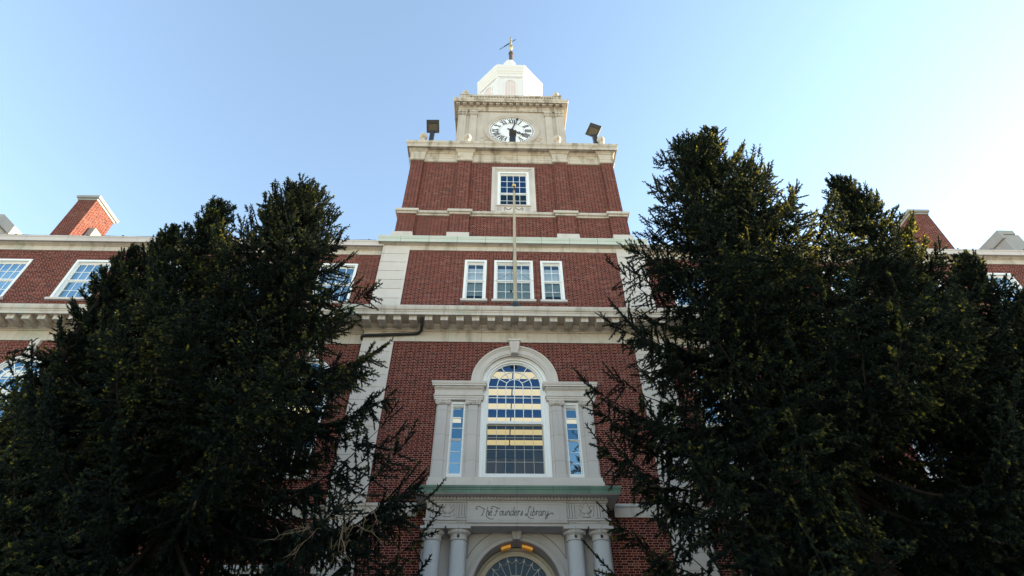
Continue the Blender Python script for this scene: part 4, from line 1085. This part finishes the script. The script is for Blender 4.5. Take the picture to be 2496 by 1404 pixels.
def floodlight(x, y, z, tilt, roll, w_, h_, label, ph, pw):
    t = empty('floodlight', label, 'floodlight', (x, y, z), 'floodlights on the tower ledge')
    b = MB(); b.box(-pw, pw, -.10, .10, 0, ph); b.box(-pw*1.25, pw*1.25, -.14, .14, 0, .05); b.build('post', M['black'], t)
    rot = Matrix.Rotation(roll, 4, 'Y') @ Matrix.Rotation(tilt, 4, 'X')
    def put(o): o.matrix_local = Matrix.Translation((0, -.05, ph+h_*.52)) @ rot
    b = MB(); f = h_/2
    b.frustum((-w_*.36, w_*.36, .30, .31), -f*.7, (-w_*.36, w_*.36, .30, .31), f*.7)
    vs = [(-w_/2, -.12, -f), (w_/2, -.12, -f), (w_/2, -.12, f), (-w_/2, -.12, f), (-w_*.36, .31, -f*.7), (w_*.36, .31, -f*.7), (w_*.36, .31, f*.7), (-w_*.36, .31, f*.7)]
    b.add(vs, [(0, 4, 5, 1), (1, 5, 6, 2), (2, 6, 7, 3), (3, 7, 4, 0), (4, 7, 6, 5)])
    e = .085
    b.box(-w_/2, w_/2, -.16, -.10, f-e*2.4, f); b.box(-w_/2, w_/2, -.16, -.10, -f, -f+e); b.box(-w_/2, -w_/2+e, -.16, -.10, -f+e, f-e*2.4); b.box(w_/2-e, w_/2, -.16, -.10, -f+e, f-e*2.4)
    put(b.build('lamp_housing', M['black'], t))
    b = MB(); b.box(-w_/2+e, w_/2-e, -.135, -.12, -f+e, f-e*2.4); lens = b.build('lens', M['flood_glass'], t); put(lens)
    b = MB()
    for i in range(1, 5): z_ = -f+e+(h_-3.4*e)*i/5; b.box(-w_*.40, w_*.40, -.138, -.1355, z_-.008, z_+.008)
    put(b.build('lens_rib', M['brown_metal'], t))
    b = MB(); 
    for s in (-1, 1): b.box(*sorted((s*w_*.16, s*w_*.22)), .0, .06, ph-.02, ph+.20)
    b.build('bracket', M['black'], t)
    return t
TILT = R_(40)
floodlight(-4.42, .42, 26.06, TILT, R_(-2), .70, .72, 'black square floodlight at the left corner of the tower ledge', 1.60, .11)
floodlight(.03, .42, 26.06, TILT, R_(0), .40, .32, 'small floodlight on a black post in front of the clock dial', 1.30, .16)
floodlight(4.60, .42, 26.06, TILT, R_(32), .70, .72, 'black floodlight twisted sideways at the right corner of the tower ledge', 1.50, .12)

# ---------------------------------------------------------------- things inside that show through the glass
def strip(x0, x1, y, label, group):
    b = MB(); b.box(x0, x1, y-.19, y+.19, 12.87, 12.945)
    return tag(b.build('ceiling_light', M['lamp']), label, 'ceiling light', group)
ORD = ['first', 'second', 'third', 'fourth', 'fifth', 'sixth']
for i, yy in enumerate((2.0, 3.3, 4.5, 5.75, 6.9, 8.0)):
    for s, nm in ((-1, 'left'), (1, 'right')):
        strip(*sorted((s*.03, s*(1.45+.06*i))), yy, f'{nm} half of the {ORD[i]} ceiling light row in the great arched window', 'ceiling lights seen in the great arched window')
for i, yy in enumerate((3.3, 4.5, 5.75)):
    strip(-3.5, -2.13-.05*i, yy, f'{ORD[i]} ceiling light down the narrow window left of the great window', 'ceiling lights seen in the narrow windows')
    strip(1.95+.1*i, 3.5, yy, f'{ORD[i]} ceiling light down the narrow window right of the great window', 'ceiling lights seen in the narrow windows')
POS = ['nearest the tower', 'second from the tower', 'third from the tower', 'fourth from the tower', 'fifth from the tower']
for s, nm in ((-1, 'left'), (1, 'right')):
    for k, c in enumerate(WIN_X[:5]):
        off = s*c+(s*c+.545)*.14
        for i, yy in enumerate((2.2, 3.6, 5.0)):
            o = off+(s*c+.545)/16*(yy-2.2)
            strip(o-.62, o+.62, yy, f'{ORD[i]} ceiling light in the {nm} wing window {POS[k]}', 'ceiling lights of the wings')
b = MB(); b.box(-1.1, 1.1, 8.93, 9.0, 12.58, 12.82)
for x in (-.35, .35): b.box(x-.02, x+.02, 8.91, 8.93, 12.58, 12.82)
tag(b.build('wall_vent', M['inside_dark']), 'long dark vent high on the hall back wall behind the great window', 'vent')
b = MB(); b.ring(0, 12.2, .17, .25, 8.92, 9.0, 0, 359.9, 28); b.disc(0, 12.2, .18, 8.95, 0, 360, 28)
tag(b.build('wall_clock', M['inside_dark']), 'round dark wall clock under the vent behind the great window', 'clock')
for s, nm in ((-1, 'left'), (1, 'right')):
    b = MB(); r = 1.15; a0, a1 = (112, 98) if s < 0 else (82, 66)
    b.ring(0, 4.9, r-.07, r, -.18, .02, min(a0, a1), max(a0, a1), 8)
    o = b.build('entrance_light', M['amber']); tag(o, f'amber light fixture on the {nm} side under the entrance arch', 'light fixture', 'amber entrance lights')

# ---------------------------------------------------------------- spruces
DEBUG = False
root_pts = {}
def make_needles(P, A, Ln, tone, rng):
    """P base points, A unit axes, Ln lengths, tone 0..1 per shoot -> triangle soup of needles round every shoot"""
    n = len(P); K = 8
    ref = np.where(np.abs(A[:, 2:3]) < .9, np.array([[0, 0, 1.]]), np.array([[1., 0, 0]]))
    U = np.cross(A, ref); U /= np.linalg.norm(U, axis=1, keepdims=True); V = np.cross(A, U)
    ph = rng.random(n)*6.28
    tris = []; tn = []
    for k in range(K):
        a = ph+k*2.4; d = U*np.cos(a)[:, None]+V*np.sin(a)[:, None]; c = np.cross(A, d)
        b = P+A*(Ln*(k/K))[:, None]; w = .0125
        tip = b+A*(.024+.010*rng.random(n))[:, None]+d*(.022+.012*rng.random(n))[:, None]
        tris.append(np.stack([b-c*w, b+c*w, tip], 1)); tn.append(tone)
    e = P+A*(Ln+.012)[:, None]
    for q in (U, V):
        tris.append(np.stack([P-q*.017, P+q*.017, e], 1)); tn.append(tone*.85)
    return np.concatenate(tris), np.concatenate(tn)

def mesh_from_tris(name, T, tone, mat):
    n = len(T); me = bpy.data.meshes.new(name)
    me.vertices.add(3*n); me.vertices.foreach_set('co', T.reshape(-1).astype(np.float32))
    me.loops.add(3*n); me.loops.foreach_set('vertex_index', np.arange(3*n, dtype=np.int32))
    me.polygons.add(n); me.polygons.foreach_set('loop_start', np.arange(0, 3*n, 3, dtype=np.int32))
    me.polygons.foreach_set('loop_total', np.full(n, 3, dtype=np.int32))
    me.update(calc_edges=True)
    at = me.attributes.new('tone', 'FLOAT', 'POINT'); at.data.foreach_set('value', np.repeat(tone, 3).astype(np.float32))
    me.materials.append(mat); return me

def spruce(name, base, ztop, prof, label, seed, zlo=3.0, dens=1.0, tr=.24, step=.06):
    rng = np.random.default_rng(seed); bx, by = base
    zs, rs = zip(*prof)
    root = empty(name, label, 'tree', (bx, by, 0), 'dark spruces in front of the library')
    wood = MB(); tw = MB()
    tw.lathe([(tr*1.25, -.05), (tr, .4), (tr*.75, ztop*.4), (tr*.4, ztop*.75), (.02, ztop-.15)], 0, 0, 10)
    tw.build('trunk', M['bark'], root, smooth=True)
    SP, SA, SL, ST = [], [], [], []
    z = zlo; az = rng.random()*6.28
    sched = []; zz_ = zlo; per_w = int(round(.52/step))
    while zz_ < ztop-.05:
        hh = (zz_-zlo)/(ztop-zlo)
        if hh < .78:
            sched += [zz_+rng.normal(0, .055) for _ in range(per_w)]; zz_ += .52*rng.uniform(.85, 1.15)
        else:
            sched.append(zz_); zz_ += step*rng.uniform(.7, 1.3)*.75
    for z in sched:
        az += 2.39996+rng.normal(0, .25)
        h = max(0, min(1, (z-zlo)/(ztop-zlo)))
        ang = math.radians(np.interp(h, [0, .5, .8, 1], [-8, 6, 32, 66])+rng.normal(0, 7))
        L0 = float(np.interp(z, zs, rs)); L = float(np.interp(z+L0*.9*max(0, math.sin(ang)), zs, rs))/max(.45, math.cos(ang))*rng.uniform(.80, 1.03)
        L = min(L, max(.2, (ztop-z)/max(.2, math.sin(ang)+.2)))
        if rng.random() < .03: L *= 1.08
        if L < .25: ang = math.radians(72)
        L = max(L, .22)
        N = max(5, int(L/.22)); s = np.linspace(0, 1, N+1)
        sag = .30*(1-h)
        wob = rng.normal(0, .05)
        rr = L*s*math.cos(ang)
        zz = z + L*(math.sin(ang)*s - sag*np.sin(s*math.pi*.9) + .17*s**3)
        th = az+wob*s*2+rng.normal(0, .02, N+1).cumsum()*.3
        B = np.stack([rr*np.cos(th), rr*np.sin(th), zz], 1)
        sq_ = np.where(B[:, 1] < 0, .62, 1.0); B[:, 1] *= sq_
        rad = np.hypot(B[:, 0], B[:, 1]/sq_); out = np.nonzero((rad > np.interp(B[:, 2], zs, rs)*1.06+.22) | (B[:, 2] > ztop+.05))[0]
        if len(out):
            k_ = int(out[0])
            if k_ < 3: continue
            B = B[:k_]; N = k_-1
            L = float(np.linalg.norm(np.diff(B, axis=0), axis=1).sum())
        wood.tube([tuple(p) for p in B], .008+.009*L, 5, .004)
        bt = rng.uniform(.18, .48)
        # laterals
        m = max(3, int(L*.93/(.050/dens)))
        sl = np.sort(rng.uniform(.10 if L > 1 else 0, 1.0, m)); sl[-1] = 1.0; sl[-2] = .97
        idx = sl*N; i0 = np.minimum(idx.astype(int), N-1); f = (idx-i0)[:, None]
        pos = B[i0]*(1-f)+B[i0+1]*f
        tan = B[i0+1]-B[i0]; tan /= np.linalg.norm(tan, axis=1, keepdims=True)
        side = np.cross(tan, np.array([0, 0, 1.])); side /= np.linalg.norm(side, axis=1, keepdims=True)+1e-6
        sg = np.where(np.arange(m) % 2 == 0, 1, -1)[:, None]
        lt = (min(.85, .22*L+.22)*(1-.5*sl)*rng.uniform(.55, 1.15, m)+.10)
        hang = np.interp(h, [0, .5, .85, 1], [.62, .48, -.25, -.6])+rng.normal(0, .22, m)
        D = tan*.62+side*sg*rng.uniform(.35, 1.0, m)[:, None]+np.array([0, 0, -1.])*hang[:, None]
        D[-2:] = tan[-2:]+rng.normal(0, .12, (2, 3)) + np.array([0, 0, .25])
        D /= np.linalg.norm(D, axis=1, keepdims=True)
        # a share of twigs hang straight down from the lower boughs
        hg = (rng.random(m) < .36*(1-h)) & (sl < .93)
        D[hg] = D[hg]*.3+np.array([0, 0, -1.]); D /= np.linalg.norm(D, axis=1, keepdims=True)
        # shoots along each lateral
        for j in range(m):
            q = max(2, int(lt[j]/.052)); t = (np.arange(q)+rng.random())/q*lt[j]
            bend = np.array([0, 0, (.10+.3*h) if not hg[j] else 0.0])
            pp = pos[j]+D[j]*t[:, None]+bend*(t[:, None]**2)*.5
            sd = np.cross(D[j], rng.normal(0, 1, 3)); sd /= np.linalg.norm(sd)+1e-9
            sgn = np.where(np.arange(q) % 2 == 0, 1, -1)[:, None]
            ax = D[j]*.8+sd*sgn*.75+rng.normal(0, .22, (q, 3)); 
            SP.append(pp); SA.append(ax); SL.append(rng.uniform(.05, .125, q)*(1.15-.5*t/(lt[j]+.01)))
            SP.append(pp); SA.append(np.repeat(D[j][None], q, 0)+bend*t[:, None]); SL.append(np.full(q, lt[j]/q+.02))
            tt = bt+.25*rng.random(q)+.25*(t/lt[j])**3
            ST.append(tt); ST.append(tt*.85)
    P = np.concatenate(SP); A = np.concatenate(SA); A /= np.linalg.norm(A, axis=1, keepdims=True); Ln = np.concatenate(SL); T = np.clip(np.concatenate(ST), 0, 1)
    ok = (np.hypot(P[:, 0], P[:, 1]/np.where(P[:, 1] < 0, .62, 1.0)) < np.interp(P[:, 2], zs, rs)*1.04+.22+.2*rng.random(len(P))) & (P[:, 2] < ztop+.12)
    P, A, Ln, T = P[ok], A[ok], Ln[ok], T[ok]
    tri, tone = make_needles(P, A, Ln, T, rng)
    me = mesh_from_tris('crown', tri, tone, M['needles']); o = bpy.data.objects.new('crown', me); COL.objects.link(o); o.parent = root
    wood.build('limbs', M['bark'], root)
    if DEBUG:
        W = P+np.array([bx, by, 0])-np.array([-.545, -16., 1.6]); dd = W@np.array(_f); px = 1248+1292.2*(W@np.array(_r2))/dd; py = 702-1292.2*(W@np.array(_u2))/dd
        print('TREE', label[:30], len(P), len(tri), file=open('/tmp/w/tree.txt', 'a'))
        for y in range(300, 1400, 50):
            k = (py > y) & (py < y+50)
            if k.any(): print(y, int(np.percentile(px[k], 1)), int(np.percentile(px[k], 99)), int(k.sum()), file=open('/tmp/w/tree.txt', 'a'))
        print('top', int(py.min()), file=open('/tmp/w/tree.txt', 'a'))
    root_pts[root.name] = P
    return root

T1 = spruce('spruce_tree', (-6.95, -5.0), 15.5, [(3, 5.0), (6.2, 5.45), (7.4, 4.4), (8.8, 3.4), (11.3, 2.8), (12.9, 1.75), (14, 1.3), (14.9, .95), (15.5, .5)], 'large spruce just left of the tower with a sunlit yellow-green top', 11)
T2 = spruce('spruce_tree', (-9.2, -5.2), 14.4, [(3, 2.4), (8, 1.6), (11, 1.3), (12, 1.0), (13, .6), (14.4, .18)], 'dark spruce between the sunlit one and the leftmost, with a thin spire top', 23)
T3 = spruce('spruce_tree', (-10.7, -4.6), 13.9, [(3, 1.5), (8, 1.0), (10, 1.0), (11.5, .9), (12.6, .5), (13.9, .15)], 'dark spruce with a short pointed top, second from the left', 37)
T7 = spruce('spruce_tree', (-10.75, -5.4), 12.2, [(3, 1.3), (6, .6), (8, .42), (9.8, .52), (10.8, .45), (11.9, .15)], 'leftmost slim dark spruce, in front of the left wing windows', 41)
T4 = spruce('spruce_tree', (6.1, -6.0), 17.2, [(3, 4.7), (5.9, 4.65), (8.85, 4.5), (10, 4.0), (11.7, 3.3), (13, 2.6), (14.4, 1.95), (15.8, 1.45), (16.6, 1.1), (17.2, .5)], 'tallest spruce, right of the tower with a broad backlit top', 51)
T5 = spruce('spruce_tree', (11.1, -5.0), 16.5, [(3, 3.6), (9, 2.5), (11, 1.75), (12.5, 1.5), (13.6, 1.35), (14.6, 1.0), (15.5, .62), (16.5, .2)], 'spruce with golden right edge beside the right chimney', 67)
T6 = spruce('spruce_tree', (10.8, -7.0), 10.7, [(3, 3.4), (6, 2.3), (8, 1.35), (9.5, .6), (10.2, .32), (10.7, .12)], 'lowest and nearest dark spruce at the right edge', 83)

# hanging cones and bare dead twigs
def cone(parent, x, y, z, lean):
    b = MB(); Lc = .13
    for i in range(11):
        t = i/10; r = .021*math.sin(math.pi*(.12+.80*t))+.004
        for k in range(7):
            a = 2*math.pi*(k+.5*(i % 2))/7; c, d = math.cos(a), math.sin(a); zz = -Lc*t
            b.add([(r*.6*c-.008*d, r*.6*d+.008*c, zz), (r*.6*c+.008*d, r*.6*d-.008*c, zz), (r*1.15*c, r*1.15*d, zz-.016)], [(0, 1, 2)])
    b.lathe([(.004, .01), (.012, 0), (.016, -Lc*.5), (.008, -Lc)], 0, 0, 8)
    o = b.build('cone', M['cone'], parent); o.location = (x-parent.location.x, y-parent.location.y, z); o.rotation_euler = (lean, lean*.6, 0)
for tr, n_, sd in ((T1, 5, 4), (T2, 2, 6), (T3, 2, 8)):
    Pp = root_pts[tr.name]; rg_ = np.random.default_rng(sd)
    c_ = Pp[(Pp[:, 2] > 3.6) & (Pp[:, 2] < 8.5) & (Pp[:, 1] < -.6)]
    c_ = c_[np.argsort(c_[:, 1])[:len(c_)//4]]
    for k in (rg_.choice(len(c_), n_, replace=False) if len(c_) > n_ else []):
        p = c_[k]; cone(tr, p[0]+tr.location.x, p[1]+tr.location.y, p[2]-.01, rg_.normal(0, .15))
def deadtwigs(parent, x, y, z, n, L, seed, down):
    rnd = random.Random(seed); b = MB()
    for i in range(n):
        p = Vector((x+rnd.uniform(-.5, .5)*L-parent.location.x, y+rnd.uniform(-.3, .3)-parent.location.y, z+rnd.uniform(-.15, .15)))
        d = Vector((rnd.uniform(-1, 1), rnd.uniform(-.6, .2), rnd.uniform(-1, .5)+down)).normalized(); pts = [p]
        for k in range(6):
            d = (d+Vector((rnd.gauss(0, .25), rnd.gauss(0, .2), rnd.gauss(0, .25)-.1))).normalized(); p = p+d*L*.13; pts.append(p.copy())
            if rnd.random() < .7:
                e = (d+Vector((rnd.gauss(0, .9), rnd.gauss(0, .5), rnd.gauss(0, .9)))).normalized()
                b.tube([p, p+e*L*.12, p+e*L*.22+Vector((0, 0, -.02))], .004, 4, .002)
        b.tube(pts, .008, 5, .003)
    b.build('dead_twigs', M['dead'], parent)
deadtwigs(T1, -3.2, -6.9, 4.35, 11, .7, 4, -.5)
deadtwigs(T1, -2.75, -6.8, 4.7, 6, .5, 9, .1)
